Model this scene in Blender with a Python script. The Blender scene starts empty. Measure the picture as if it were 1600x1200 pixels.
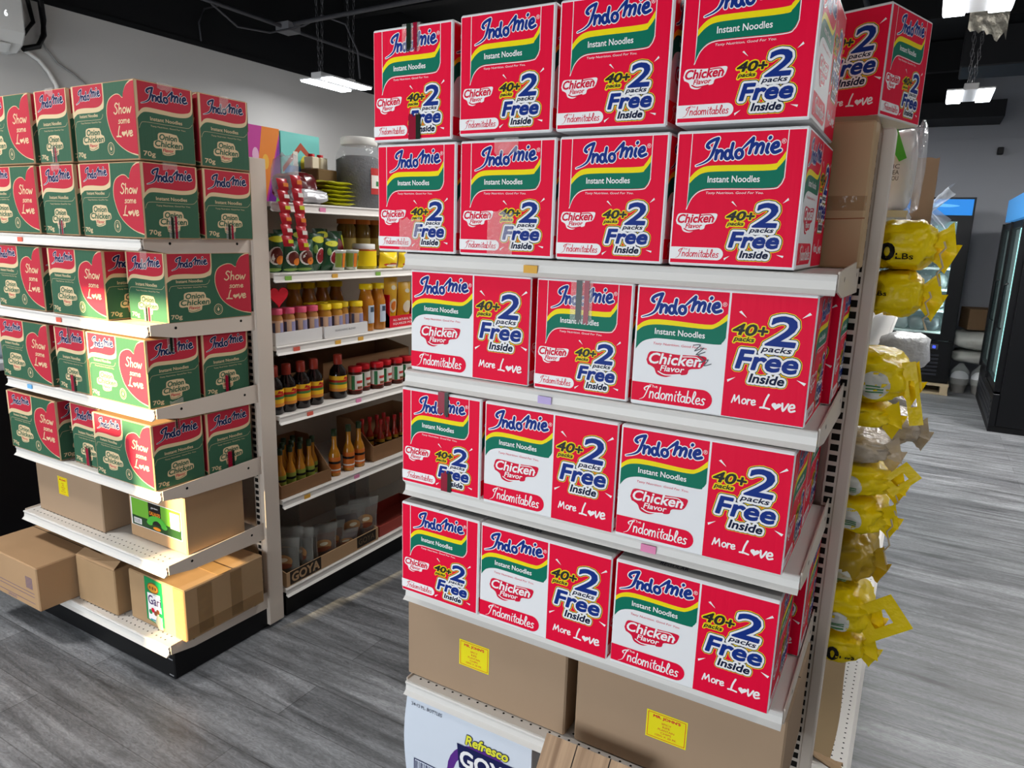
import bpy, bmesh, math, random
from mathutils import Vector, Matrix, noise
from mathutils.geometry import delaunay_2d_cdt
from mathutils.bvhtree import BVHTree

random.seed(7)
SC = bpy.context.scene
COL = SC.collection

# ------------------------------------------------------------------ camera
def make_camera():
    pitch, roll, yaw, fpx = 0.20961684, 0.03015280, 0.51772984, 1099.63
    cy, sy, cp, sp = math.cos(yaw), math.sin(yaw), math.cos(pitch), math.sin(pitch)
    f = Vector((-sy * cp, cy * cp, -sp))
    r0 = Vector((cy, sy, 0)); u0 = r0.cross(f)
    r = math.cos(roll) * r0 + math.sin(roll) * u0
    u = -math.sin(roll) * r0 + math.cos(roll) * u0
    M = Matrix((r, u, -f)).transposed().to_4x4()
    M.translation = Vector((0, 0, 1.59))
    cd = bpy.data.cameras.new('camera'); cd.sensor_width = 36; cd.lens = 36 * fpx / 1600
    cd.clip_start = 0.05; cd.clip_end = 60
    c = bpy.data.objects.new('camera', cd); COL.objects.link(c); c.matrix_world = M
    SC.camera = c
make_camera()

# ------------------------------------------------------------------ world, sun, assumed daylight, exposure
SC.view_settings.view_transform = 'Standard'
SC.view_settings.look = 'None'
SC.view_settings.gamma = 1.0
SC.view_settings.exposure = 0.0
SC.view_settings.use_curve_mapping = False
W = bpy.data.worlds.new('world'); SC.world = W; W.use_nodes = True
W.node_tree.nodes['Background'].inputs[0].default_value = (0.75, 0.85, 1, 1)
W.node_tree.nodes['Background'].inputs[1].default_value = 0.6

SUN_DIR = Vector((0.10, 1.0, -0.20)).normalized()
sd = bpy.data.lights.new('sun', 'SUN'); sd.energy = 26; sd.angle = math.radians(0.9); sd.color = (1.0, 0.76, 0.42)
so = bpy.data.objects.new('sun', sd); COL.objects.link(so)
so.rotation_euler = SUN_DIR.to_track_quat('-Z', 'Y').to_euler()

def area(name, loc, aim, sx, sy, power, col):
    d = bpy.data.lights.new(name, 'AREA'); d.shape = 'RECTANGLE'; d.size = sx; d.size_y = sy
    d.energy = power; d.color = col
    o = bpy.data.objects.new(name, d); COL.objects.link(o); o.location = loc
    o.rotation_euler = Vector(aim).to_track_quat('-Z', 'Y').to_euler()
    return o
# added area light behind the camera, standing in for assumed shop-front daylight; no glazing
area('assumed_shopfront_daylight', (-1.8, -2.45, 0.95), (0.09, 1, -0.03), 4.1, 1.5, 142, (0.86, 0.93, 1.0))
# unseen overhead lights: presumed lamps, plus fills added to brighten aisle goods, sacks and back
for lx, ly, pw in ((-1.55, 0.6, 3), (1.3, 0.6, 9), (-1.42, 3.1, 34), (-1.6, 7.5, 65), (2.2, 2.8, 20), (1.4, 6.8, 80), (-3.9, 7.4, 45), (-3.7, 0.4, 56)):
    area('ceiling_lamp_or_fill_light', (lx, ly, 2.95), (0, 0, -1), 0.62, 0.32, pw, (1.0, 0.985, 0.96))

# ------------------------------------------------------------------ helpers
def lin(c):
    if isinstance(c, str):
        c = c.lstrip('#'); c = [int(c[i:i + 2], 16) / 255 for i in (0, 2, 4)]
    return tuple((x / 12.92 if x <= 0.04045 else ((x + 0.055) / 1.055) ** 2.4) for x in c) + (1,)

MATS = {}
def mat(name, col, rough=0.5, metal=0.0, spec=0.3, bump=0.0, bscale=60, var=0.0, vscale=8, emit=0, alpha=1, trans=0, stretch=None, ior=1.45, coat=0):
    if name in MATS: return MATS[name]
    m = bpy.data.materials.new(name); m.use_nodes = True; nt = m.node_tree
    b = nt.nodes['Principled BSDF']
    c = lin(col)
    b.inputs['Base Color'].default_value = c
    b.inputs['Roughness'].default_value = rough
    b.inputs['Metallic'].default_value = metal
    b.inputs['Specular IOR Level'].default_value = spec
    b.inputs['IOR'].default_value = ior
    if alpha < 1: b.inputs['Alpha'].default_value = alpha
    if trans: b.inputs['Transmission Weight'].default_value = trans
    if coat: b.inputs['Coat Weight'].default_value = coat
    if emit:
        b.inputs['Emission Color'].default_value = c; b.inputs['Emission Strength'].default_value = emit
    if bump or var:
        tc = nt.nodes.new('ShaderNodeTexCoord'); src = tc.outputs['Object']
        if stretch:
            mp = nt.nodes.new('ShaderNodeMapping'); mp.inputs['Scale'].default_value = stretch
            nt.links.new(src, mp.inputs[0]); src = mp.outputs[0]
        if bump:
            n = nt.nodes.new('ShaderNodeTexNoise'); n.inputs['Scale'].default_value = bscale; n.inputs['Detail'].default_value = 3
            nt.links.new(src, n.inputs['Vector'])
            bp = nt.nodes.new('ShaderNodeBump'); bp.inputs['Strength'].default_value = bump; bp.inputs['Distance'].default_value = 0.01
            nt.links.new(n.outputs[0], bp.inputs['Height']); nt.links.new(bp.outputs[0], b.inputs['Normal'])
        if var:
            n2 = nt.nodes.new('ShaderNodeTexNoise'); n2.inputs['Scale'].default_value = vscale; n2.inputs['Detail'].default_value = 4
            nt.links.new(src, n2.inputs['Vector'])
            hs = nt.nodes.new('ShaderNodeMix'); hs.data_type = 'RGBA'
            hs.inputs[6].default_value = tuple(x * (1 - var) for x in c[:3]) + (1,)
            hs.inputs[7].default_value = tuple(min(1, x * (1 + var)) for x in c[:3]) + (1,)
            nt.links.new(n2.outputs[0], hs.inputs[0]); nt.links.new(hs.outputs[2], b.inputs['Base Color'])
    MATS[name] = m
    return m

def clear_mat(name, col, fac, rough=0.12):
    """thin clear plastic film: part see-through, part glossy"""
    if name in MATS: return MATS[name]
    m = bpy.data.materials.new(name); m.use_nodes = True; nt = m.node_tree
    out = nt.nodes['Material Output']; b = nt.nodes['Principled BSDF']
    b.inputs['Base Color'].default_value = lin(col); b.inputs['Roughness'].default_value = rough
    t = nt.nodes.new('ShaderNodeBsdfTransparent'); mx = nt.nodes.new('ShaderNodeMixShader')
    mx.inputs[0].default_value = fac
    nt.links.new(t.outputs[0], mx.inputs[1]); nt.links.new(b.outputs[0], mx.inputs[2]); nt.links.new(mx.outputs[0], out.inputs[0])
    tc = nt.nodes.new('ShaderNodeTexCoord'); n = nt.nodes.new('ShaderNodeTexNoise'); n.inputs['Scale'].default_value = 35
    bp = nt.nodes.new('ShaderNodeBump'); bp.inputs['Strength'].default_value = 0.5; bp.inputs['Distance'].default_value = 0.02
    nt.links.new(tc.outputs['Object'], n.inputs['Vector']); nt.links.new(n.outputs[0], bp.inputs['Height']); nt.links.new(bp.outputs[0], b.inputs['Normal'])
    MATS[name] = m
    return m

class MB:
    def __init__(s): s.v = []; s.f = []; s.m = []; s.sm = []; s.mats = []; s.arts = []
    def mi(s, m):
        if m not in s.mats: s.mats.append(m)
        return s.mats.index(m)
    def add(s, vs, fs, m, smooth=False):
        k = len(s.v); i = s.mi(m)
        s.v += [tuple(p) for p in vs]
        for f in fs:
            s.f.append(tuple(k + a for a in f)); s.m.append(i); s.sm.append(smooth)
    def box(s, x0, x1, y0, y1, z0, z1, m, bev=0.0):
        if bev <= 0:
            vs = [(x, y, z) for x in (x0, x1) for y in (y0, y1) for z in (z0, z1)]
            s.add(vs, [(0, 1, 3, 2), (4, 6, 7, 5), (0, 4, 5, 1), (2, 3, 7, 6), (0, 2, 6, 4), (1, 5, 7, 3)], m); return
        b = bev; X = (x0, x1); Y = (y0, y1); Z = (z0, z1); vs = []; idx = {}
        for i in (0, 1):
            for j in (0, 1):
                for k in (0, 1):
                    sx, sy, sz = (b if i == 0 else -b), (b if j == 0 else -b), (b if k == 0 else -b)
                    for a, p in enumerate(((X[i], Y[j] + sy, Z[k] + sz), (X[i] + sx, Y[j], Z[k] + sz), (X[i] + sx, Y[j] + sy, Z[k]))):
                        idx[(i, j, k, a)] = len(vs); vs.append(p)
        fs = []
        I = idx
        for i in (0, 1):
            q = [I[(i, 0, 0, 0)], I[(i, 0, 1, 0)], I[(i, 1, 1, 0)], I[(i, 1, 0, 0)]]; fs.append(q if i == 0 else q[::-1])
            q = [I[(0, i, 0, 1)], I[(1, i, 0, 1)], I[(1, i, 1, 1)], I[(0, i, 1, 1)]]; fs.append(q if i == 0 else q[::-1])
            q = [I[(0, 0, i, 2)], I[(0, 1, i, 2)], I[(1, 1, i, 2)], I[(1, 0, i, 2)]]; fs.append(q if i == 0 else q[::-1])
        for i in (0, 1):
            for j in (0, 1):
                fs.append((I[(i, j, 0, 0)], I[(i, j, 1, 0)], I[(i, j, 1, 1)], I[(i, j, 0, 1)]))
                fs.append((I[(i, 0, j, 0)], I[(i, 1, j, 0)], I[(i, 1, j, 2)], I[(i, 0, j, 2)]))
                fs.append((I[(0, i, j, 1)], I[(1, i, j, 1)], I[(1, i, j, 2)], I[(0, i, j, 2)]))
        for i in (0, 1):
            for j in (0, 1):
                for k in (0, 1): fs.append((I[(i, j, k, 0)], I[(i, j, k, 1)], I[(i, j, k, 2)]))
        s.add(vs, fs, m)
    def prism(s, prof, axis, a0, a1, m, closed=True):
        """prof: 2D outline in the other two axes (order x,y,z without axis)"""
        n = len(prof); vs = []
        for a in (a0, a1):
            for p in prof:
                q = list(p); q.insert(axis, a); vs.append(q)
        fs = [(i, (i + 1) % n, n + (i + 1) % n, n + i) for i in range(n)]
        fs += [tuple(range(n))[::-1], tuple(range(n, 2 * n))]
        s.add(vs, fs, m)
    def tube(s, pts, r, m, n=8, cap=True):
        pts = [Vector(p) for p in pts]; vs = []; fs = []
        rr = r if isinstance(r, (list, tuple)) else [r] * len(pts)
        up = Vector((0.13, 0.29, 1)).normalized()
        for i, p in enumerate(pts):
            t = (pts[min(i + 1, len(pts) - 1)] - pts[max(i - 1, 0)]).normalized()
            a = t.cross(up)
            if a.length < 1e-3: a = t.cross(Vector((1, 0, 0)))
            a.normalize(); b = t.cross(a)
            for k in range(n):
                w = 2 * math.pi * k / n; vs.append(p + rr[i] * (math.cos(w) * a + math.sin(w) * b))
        for i in range(len(pts) - 1):
            for k in range(n): fs.append((i * n + k, i * n + (k + 1) % n, (i + 1) * n + (k + 1) % n, (i + 1) * n + k))
        s.add(vs, fs, m, True)
        if cap:
            k = len(pts) - 1
            s.add(vs[:n], [tuple(range(n))], m); s.add(vs[k * n:], [tuple(range(n))[::-1]], m)
    def lathe(s, prof, c, m, n=16, smooth=True):
        vs = []; fs = []
        for r, z in prof:
            for k in range(n):
                w = 2 * math.pi * k / n; vs.append((c[0] + r * math.cos(w), c[1] + r * math.sin(w), c[2] + z))
        for i in range(len(prof) - 1):
            for k in range(n): fs.append((i * n + k, i * n + (k + 1) % n, (i + 1) * n + (k + 1) % n, (i + 1) * n + k))
        s.add(vs, fs, m, smooth)
        if prof[0][0] > 1e-4: s.add(vs[:n], [tuple(range(n))[::-1]], m)
        if prof[-1][0] > 1e-4: s.add(vs[-n:], [tuple(range(n))], m)
    def grid(s, fn, nu, nv, m, smooth=True, wrap=False):
        vs = [fn(i / nu, j / nv) for j in range(nv + 1) for i in range(nu + 1)]
        fs = [(j * (nu + 1) + i, j * (nu + 1) + i + 1, (j + 1) * (nu + 1) + i + 1, (j + 1) * (nu + 1) + i) for j in range(nv) for i in range(nu)]
        s.add(vs, fs, m, smooth)
    def mesh(s, name):
        for a in s.arts: a.flush()
        me = bpy.data.meshes.new(name); me.from_pydata(s.v, [], s.f)
        for m in s.mats: me.materials.append(m)
        me.polygons.foreach_set('material_index', s.m); me.polygons.foreach_set('use_smooth', s.sm)
        me.update(); return me
    def build(s, name, parent=None, loc=None):
        o = bpy.data.objects.new(name, s.mesh(name)); COL.objects.link(o)
        if parent is not None: o.parent = parent
        if loc is not None: o.location = loc
        return o

def tag(o, label, cat, group=None):
    o['label'] = label; o['category'] = cat
    if group: o['group'] = group
    return o
def struct(o):
    o['kind'] = 'structure'; return o
def empty(name, loc=(0, 0, 0), rz=0):
    o = bpy.data.objects.new(name, None); COL.objects.link(o); o.location = loc; o.rotation_euler = (0, 0, rz); o.empty_display_size = 0.05
    return o
def copy_tree(o, parent=None):
    c = o.copy(); COL.objects.link(c)
    if parent is not None: c.parent = parent
    for ch in list(o.children): copy_tree(ch, c)
    return c
ORD = ['first', 'second', 'third', 'fourth', 'fifth', 'sixth', 'seventh', 'eighth', 'ninth']

# ------------------------------------------------------------------ 2D lettering
TXT = {}
def text2d(s, shear=0.0, res=3):
    k = (s, shear, res)
    if k in TXT: return TXT[k]
    cu = bpy.data.curves.new('t', 'FONT'); cu.body = s; cu.shear = shear; cu.resolution_u = res; cu.size = 1
    o = bpy.data.objects.new('t', cu); COL.objects.link(o)
    dg = bpy.context.evaluated_depsgraph_get(); dg.update()
    me = o.evaluated_get(dg).to_mesh()
    v = [(p.co.x, p.co.y) for p in me.vertices]; f = [tuple(p.vertices) for p in me.polygons]
    o.evaluated_get(dg).to_mesh_clear()
    bpy.data.objects.remove(o); bpy.data.curves.remove(cu)
    x0 = min(p[0] for p in v); x1 = max(p[0] for p in v); y0 = min(p[1] for p in v); y1 = max(p[1] for p in v)
    TXT[k] = (v, f, (x0, x1, y0, y1)); return TXT[k]

def spline(pts, n=6, closed=False):
    P = [Vector((p[0], p[1])) for p in pts]; out = []
    N = len(P); rng = range(N if closed else N - 1)
    for i in rng:
        a = P[(i - 1) % N] if (closed or i > 0) else P[0]; b = P[i]; c = P[(i + 1) % N]
        d = P[(i + 2) % N] if (closed or i + 2 < N) else P[-1]
        for k in range(n):
            t = k / n
            out.append(0.5 * ((2 * b) + (c - a) * t + (2 * a - 5 * b + 4 * c - d) * t * t + (3 * b - 3 * c + d - a) * t ** 3))
    if not closed: out.append(P[-1])
    return [(p.x, p.y) for p in out]
def ell(cx, cy, rx, ry, n=18, a0=0, a1=360, rot=0):
    o = []
    for k in range(n + (a1 - a0 < 360)):
        t = math.radians(a0 + (a1 - a0) * k / n); x, y = rx * math.cos(t), ry * math.sin(t)
        o.append((cx + x * math.cos(rot) - y * math.sin(rot), cy + x * math.sin(rot) + y * math.cos(rot)))
    return o

LAYER = 0.00022
class Art:
    """flat print on one face; o,U,V,N give the face frame, w,h its size; coordinates are fractions of the face"""
    def __init__(s, mb, o, U, V, N, w, h):
        s.mb = mb; s.o = Vector(o); s.U = Vector(U); s.V = Vector(V); s.N = Vector(N); s.w = w; s.h = h; s.acc = {}; mb.arts.append(s)
    def P(s, p, L): return s.o + s.U * p[0] + s.V * p[1] + s.N * (L * LAYER + 0.0002)
    def polym(s, pts, m, L): s.acc.setdefault((m, L), []).append(pts)      # metric points, merged when flushed
    def flush(s):
        """one clean, overlap-free sheet per ink and layer"""
        for (m, L), polys in s.acc.items():
            if len(polys) == 1:
                s.mb.add([s.P(p, L) for p in polys[0]], [tuple(range(len(polys[0])))], m); continue
            vs = []; fs = []
            for p in polys:
                ar = sum(p[i][0] * p[(i + 1) % len(p)][1] - p[(i + 1) % len(p)][0] * p[i][1] for i in range(len(p)))
                if abs(ar) < 1e-12: continue
                q = p if ar > 0 else p[::-1]; k = len(vs)
                vs += [Vector((x[0] * 1000, x[1] * 1000)) for x in q]; fs.append(list(range(k, k + len(q))))
            v, e, f, ov, oe, of = delaunay_2d_cdt(vs, [], fs, 0, 1e-4)
            s.mb.add([s.P((p.x / 1000, p.y / 1000), L) for p in v], [tuple(q) for q, o in zip(f, of) if o and s.inside(v, q, o, vs, fs)], m)
        s.acc = {}
    @staticmethod
    def inside(v, q, o, vs, fs):
        x = sum(v[i].x for i in q) / len(q); y = sum(v[i].y for i in q) / len(q)
        for k in o:
            P = [vs[i] for i in fs[k]]; c = False; j = P[-1]
            for p in P:
                if (p.y > y) != (j.y > y) and x < (j.x - p.x) * (y - p.y) / (j.y - p.y) + p.x: c = not c
                j = p
            if c: return True
        return False
    def poly(s, pts, m, L): s.polym([(p[0] * s.w, p[1] * s.h) for p in pts], m, L)
    def rect(s, x0, x1, y0, y1, m, L): s.poly([(x0, y0), (x1, y0), (x1, y1), (x0, y1)], m, L)
    def ribbon(s, pts, wd, m, L, closed=False, round_=True):   # metric
        n = len(pts); ws = wd if isinstance(wd, (list, tuple)) else [wd] * n
        V = [Vector(p) for p in pts]
        for i in range(n if closed else n - 1):
            a = V[i]; b = V[(i + 1) % n]; d = b - a
            if d.length < 1e-6: continue
            d.normalize(); q = Vector((-d.y, d.x)); wa = ws[i] / 2; wb = ws[(i + 1) % n] / 2
            if i > 0 or closed: a = a - d * wa * .2
            if i < n - 2 or closed: b = b + d * wb * .2
            s.polym([a + q * wa, a - q * wa, b - q * wb, b + q * wb], m, L)
        if round_:
            for i in range(n):
                r = ws[i] / 2
                if r < 1.5e-4: continue
                if closed or 0 < i < n - 1:
                    u = V[i] - V[i - 1]; w = V[(i + 1) % n] - V[i]
                    if u.length > 1e-6 and w.length > 1e-6 and u.angle(w) < .40: continue
                s.polym(ell(pts[i][0], pts[i][1], r, r, 10), m, L)
    def strokes(s, sts, tf, wd, m, L, grow=0, n=4):
        """sts: list of polylines in letter units; tf: unit->metric; wd metric width"""
        for st in sts:
            taper = None; pts = st
            if isinstance(st, dict): pts = st['p']; taper = st.get('w')
            q = [tf(p) for p in (pts if len(pts) > 12 else spline(pts, n))]
            if taper:
                k = len(q) - 1; ws = [wd * (taper[0] + (taper[1] - taper[0]) * min(1, i / k * 1.6)) + 2 * grow for i in range(k + 1)]
            else: ws = wd + 2 * grow
            s.ribbon(q, ws, m, L)
    def text(s, t, x0, x1, y0, y1, m, L, shear=0, slope=0, outs=(), bold=0, res=3):
        v, f, (a0, a1, b0, b1) = text2d(t, shear, res)
        kx = (x1 - x0) * s.w / (a1 - a0); ky = (y1 - y0) * s.h / (b1 - b0)
        q = [((x0 * s.w + (p[0] - a0) * kx), (y0 * s.h + (p[1] - b0) * ky + slope * (p[0] - a0) * kx)) for p in v]
        cnt = {}
        for g in f:
            for i in range(len(g)):
                e = (g[i], g[(i + 1) % len(g)]); e = (min(e), max(e)); cnt[e] = cnt.get(e, 0) + 1
        be = [e for e, c in cnt.items() if c == 1]; nb = {}
        for e0, e1 in be: nb.setdefault(e0, []).append(e1); nb.setdefault(e1, []).append(e0)
        for (grow, om, ol) in list(outs) + ([(bold, m, L)] if bold else []):
            if ol != L:
                for g in f: s.polym([q[i] for i in g], om, ol)
            for e0, e1 in be:
                a = Vector(q[e0]); b = Vector(q[e1]); d = b - a
                if d.length < 1e-6: continue
                d.normalize(); p = Vector((-d.y, d.x)) * grow; a = a - d * grow * .2; b = b + d * grow * .2
                s.polym([a + p, a - p, b - p, b + p], om, ol)
            for i, ns in nb.items():
                if len(ns) == 2:
                    u = Vector(q[i]) - Vector(q[ns[0]]); w = Vector(q[ns[1]]) - Vector(q[i])
                    if u.length > 1e-6 and w.length > 1e-6 and u.angle(w) < .40: continue
                s.polym(ell(q[i][0], q[i][1], grow, grow, 10), om, ol)
        for g in f: s.polym([q[i] for i in g], m, L)

# brush-script skeleton letters (x-height 1, ascender 1.9)
O_ = ell(.38, .5, .34, .47, 14) + [(.72, .5)]
GL = {
 'n': (.95, [[(.08, 1), (.1, 0)], [(.1, .62), (.35, .98), (.62, .8), (.66, 0)]]),
 'd': (1.0, [ell(.36, .48, .32, .45, 14) + [(.68, .48)], [(.72, 1.85), (.7, .4), (.86, 0)]]),
 'o': (.86, [O_]), 'a': (.92, [ell(.36, .48, .32, .45, 14) + [(.68, .48)], [(.7, .95), (.7, .3), (.84, 0)]]),
 'm': (1.4, [[(.08, 1), (.1, 0)], [(.1, .62), (.32, .98), (.55, .8), (.58, 0)], [(.58, .62), (.82, .98), (1.05, .8), (1.1, 0)]]),
 'i': (.45, [[(.12, 1), (.15, .2), (.3, 0)], [(.16, 1.42), (.19, 1.5)]]),
 't': (.62, [[(.3, 1.6), (.25, .3), (.5, 0)], [(0, 1.05), (.6, 1.15)]]),
 'b': (.95, [[(.1, 1.85), (.1, 0)], ell(.42, .46, .32, .44, 14) + [(.74, .46)]]),
 'l': (.6, [[(.05, .3), (.42, 1.5), (.2, 1.9), (.08, 1.2), (.15, .2), (.45, 0)]]),
 'e': (.85, [[(.1, .45), (.6, .6), (.5, .95), (.2, .9), (.05, .45), (.3, .02), (.75, .2)]]),
 's': (.75, [[(.6, .9), (.3, .98), (.15, .7), (.5, .4), (.5, .08), (.05, .05)]]),
 'r': (.7, [[(.1, 1), (.12, 0)], [(.12, .6), (.35, .95), (.62, .9)]]),
 'v': (.8, [[(.05, .98), (.3, 0), (.7, 1)]]),
 'w': (1.15, [[(.05, .98), (.25, 0), (.5, .8), (.75, 0), (1.05, 1)]]),
 'h': (.95, [[(.1, 1.85), (.1, 0)], [(.1, .6), (.35, .95), (.62, .8), (.66, 0)]]),
 'I': (1.05, [{'p': [(-.55, -.45), (.1, -.1), (.4, .5), (.6, 1.3), (.85, 1.85)], 'w': (.2, 1)}, [(.85, 1.85), (.4, 1.75), (0, 1.4), (.2, 1.15)]]),
 'M': (1.7, [[(.1, 0), (.3, 1.5)], [(.3, 1.5), (.6, .3)], [(.6, .3), (1.05, 1.5)], [(1.05, 1.5), (1.4, 0)]]),
 'L': (1.1, [[(.5, 1.9), (.3, 1), (.25, .05)], [(-.1, .05), (.3, .1), (.95, .0)]]),
 'S': (1.1, [[(.9, 1.65), (.5, 1.9), (.2, 1.45), (.6, .95), (.8, .4), (.4, -.05), (0, .25)]]),
 'T': (1.0, [[(.5, 1.7), (.4, 0)], [(0, 1.65), (1, 1.75)]]),
 'C': (1.1, [[(.95, 1.5), (.5, 1.75), (.1, 1.0), (.3, .1), (.95, .25)]]),
 'H': (1, []), '@': (1.05, []), ' ': (.6, [])}
def script(art, s, x0, x1, y0, y1, m, L, wd=.16, slope=0, heart=None):
    """write s in brush letters, baseline y0 and ascender height y1 (fractions)"""
    W_ = sum(GL[c][0] for c in s); kx = (x1 - x0) * art.w / W_; ky = (y1 - y0) * art.h / 1.9; x = 0
    for c in s:
        wdt, sts = GL[c]
        tf = lambda p, x=x: (x0 * art.w + (x + p[0] + .12 * p[1]) * kx, y0 * art.h + p[1] * ky + slope * (x + p[0]) * kx)
        if c == '@':
            art.polym([tf((.5 + .062 * hx, .52 + .062 * hy)) for hx, hy in heart_pts()], m, L)
        else: art.strokes(sts, tf, wd * (kx + ky), m, L, n=3)
        x += wdt
def heart_pts():
    o = []
    for k in range(24):
        t = 2 * math.pi * k / 24
        o.append((.55 * 16 * math.sin(t) ** 3, .55 * (13 * math.cos(t) - 5 * math.cos(2 * t) - 2 * math.cos(3 * t) - math.cos(4 * t))))
    return o

LOGO = [{'p': [(0, 0), (.9, .3), (1.55, .7), (1.9, 1.25), (2.15, 2.0), (2.5, 2.95)], 'w': (.25, 1)},
        [(2.5, 2.95), (1.95, 2.8), (1.4, 2.5), (1.2, 2.15), (1.45, 1.95)],
        [(2.45, 1.65), (2.35, .7)], [(2.4, 1.2), (2.8, 1.6), (3.12, 1.42), (3.05, .75)],
        ell(3.78, 1.15, .34, .46, 14) + [(4.12, 1.15)], [(4.3, 2.35), (4.15, 1.2), (4.42, .72)],
        ell(5.12, 1.2, .40, .45, 14) + [(5.52, 1.2)],
        {'p': [(5.35, 1.62), (5.95, 2.2), (6.65, 2.85)], 'w': (.40, .9)},
        [(6.65, 2.85), (6.5, 1.95), (6.32, 1.25)], [(6.45, 1.8), (6.95, 2.25), (7.2, 2.0), (7.05, 1.25)],
        [(7.15, 1.8), (7.6, 2.25), (7.85, 2.0), (7.7, 1.25)],
        [(8.42, 2.15), (8.27, 1.5), (8.42, 1.25)], [(8.52, 2.78), (8.58, 2.86)],
        [(8.87, 1.7), (9.5, 1.9), (9.42, 2.28), (9.02, 2.13), (8.82, 1.65), (9.17, 1.25), (9.8, 1.45)]]
def logo(art, x0, x1, y0, y1, ink, edge, L, wd=.40, grow=.0019):
    tf = lambda p: ((x0 + (x1 - x0) * p[0] / 9.95) * art.w, (y0 + (y1 - y0) * p[1] / 3.0) * art.h)
    unit = (x1 - x0) * art.w / 9.9
    if edge: art.strokes(LOGO, tf, wd * unit, edge, L, grow=grow)
    art.strokes(LOGO, tf, wd * unit, ink, L + 1)

# ------------------------------------------------------------------ materials
WHITE_STEEL = mat('white painted steel', '#dcd8d2', .38, bump=.02, bscale=200)
CREAM_STEEL = mat('cream painted steel', '#d3c6b8', .42, bump=.02, bscale=200)
BLACK_STEEL = mat('black painted steel', '#0d0d0f', .5)
HOLE = mat('dark hole', '#0a0908', .9)
SLOT = mat('dark slot', '#17130f', .9)
WHITE_PRINT = mat('white carton board', '#e9e8e8', .5, bump=.06, bscale=14, stretch=(1, 1, .15))
RED = mat('red carton print', '#e60538', .5, spec=.12, bump=.10, bscale=10, stretch=(8, 8, .6))
WH = mat('white ink', '#f2efee', .45, spec=.12)
BLUE = mat('blue ink', '#112f80', .45, spec=.12)
NAVY = mat('navy ink', '#0c1638', .45, spec=.12)
YEL = mat('yellow ink', '#f4dc12', .45, spec=.12)
GRN = mat('green ink', '#087058', .45, spec=.12)
REDINK = mat('red ink', '#d60f38', .45, spec=.12)
KRAFT = mat('kraft carton board', '#b18f6b', .75, bump=.08, bscale=14, stretch=(1, 1, .15), var=.06, vscale=6)
KRAFT2 = mat('grey brown carton board', '#a48a70', .75, bump=.08, bscale=18, var=.05, vscale=5)
KRAFT_D = mat('worn carton board', '#a98a66', .6, bump=.12, bscale=9, var=.10, vscale=9)
GREY_TOP = mat('grey carton board top', '#b9b7b4', .7, var=.06, vscale=20)
DKGREEN = mat('dark green carton print', '#386049', .5, spec=.15, bump=.08, bscale=10, stretch=(8, 8, .6))
GRED = mat('dull red carton print', '#b93040', .5, spec=.12)
TAN = mat('tan board ink', '#d8bf96', .6)
GNAVY = mat('dark navy ink', '#1f2a52', .5, spec=.12)
DKINK = mat('black ink', '#151412', .5)
TAPE = clear_mat('clear tape', '#f6efe9', .22, .16)
TAPE_DK = mat('dark printed tape', '#16241a', .25)
TAPE_RD = mat('red printed tape', '#8e0d2c', .25)
TAPE_BR = clear_mat('brown tape', '#a98558', .35, .15)

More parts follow.
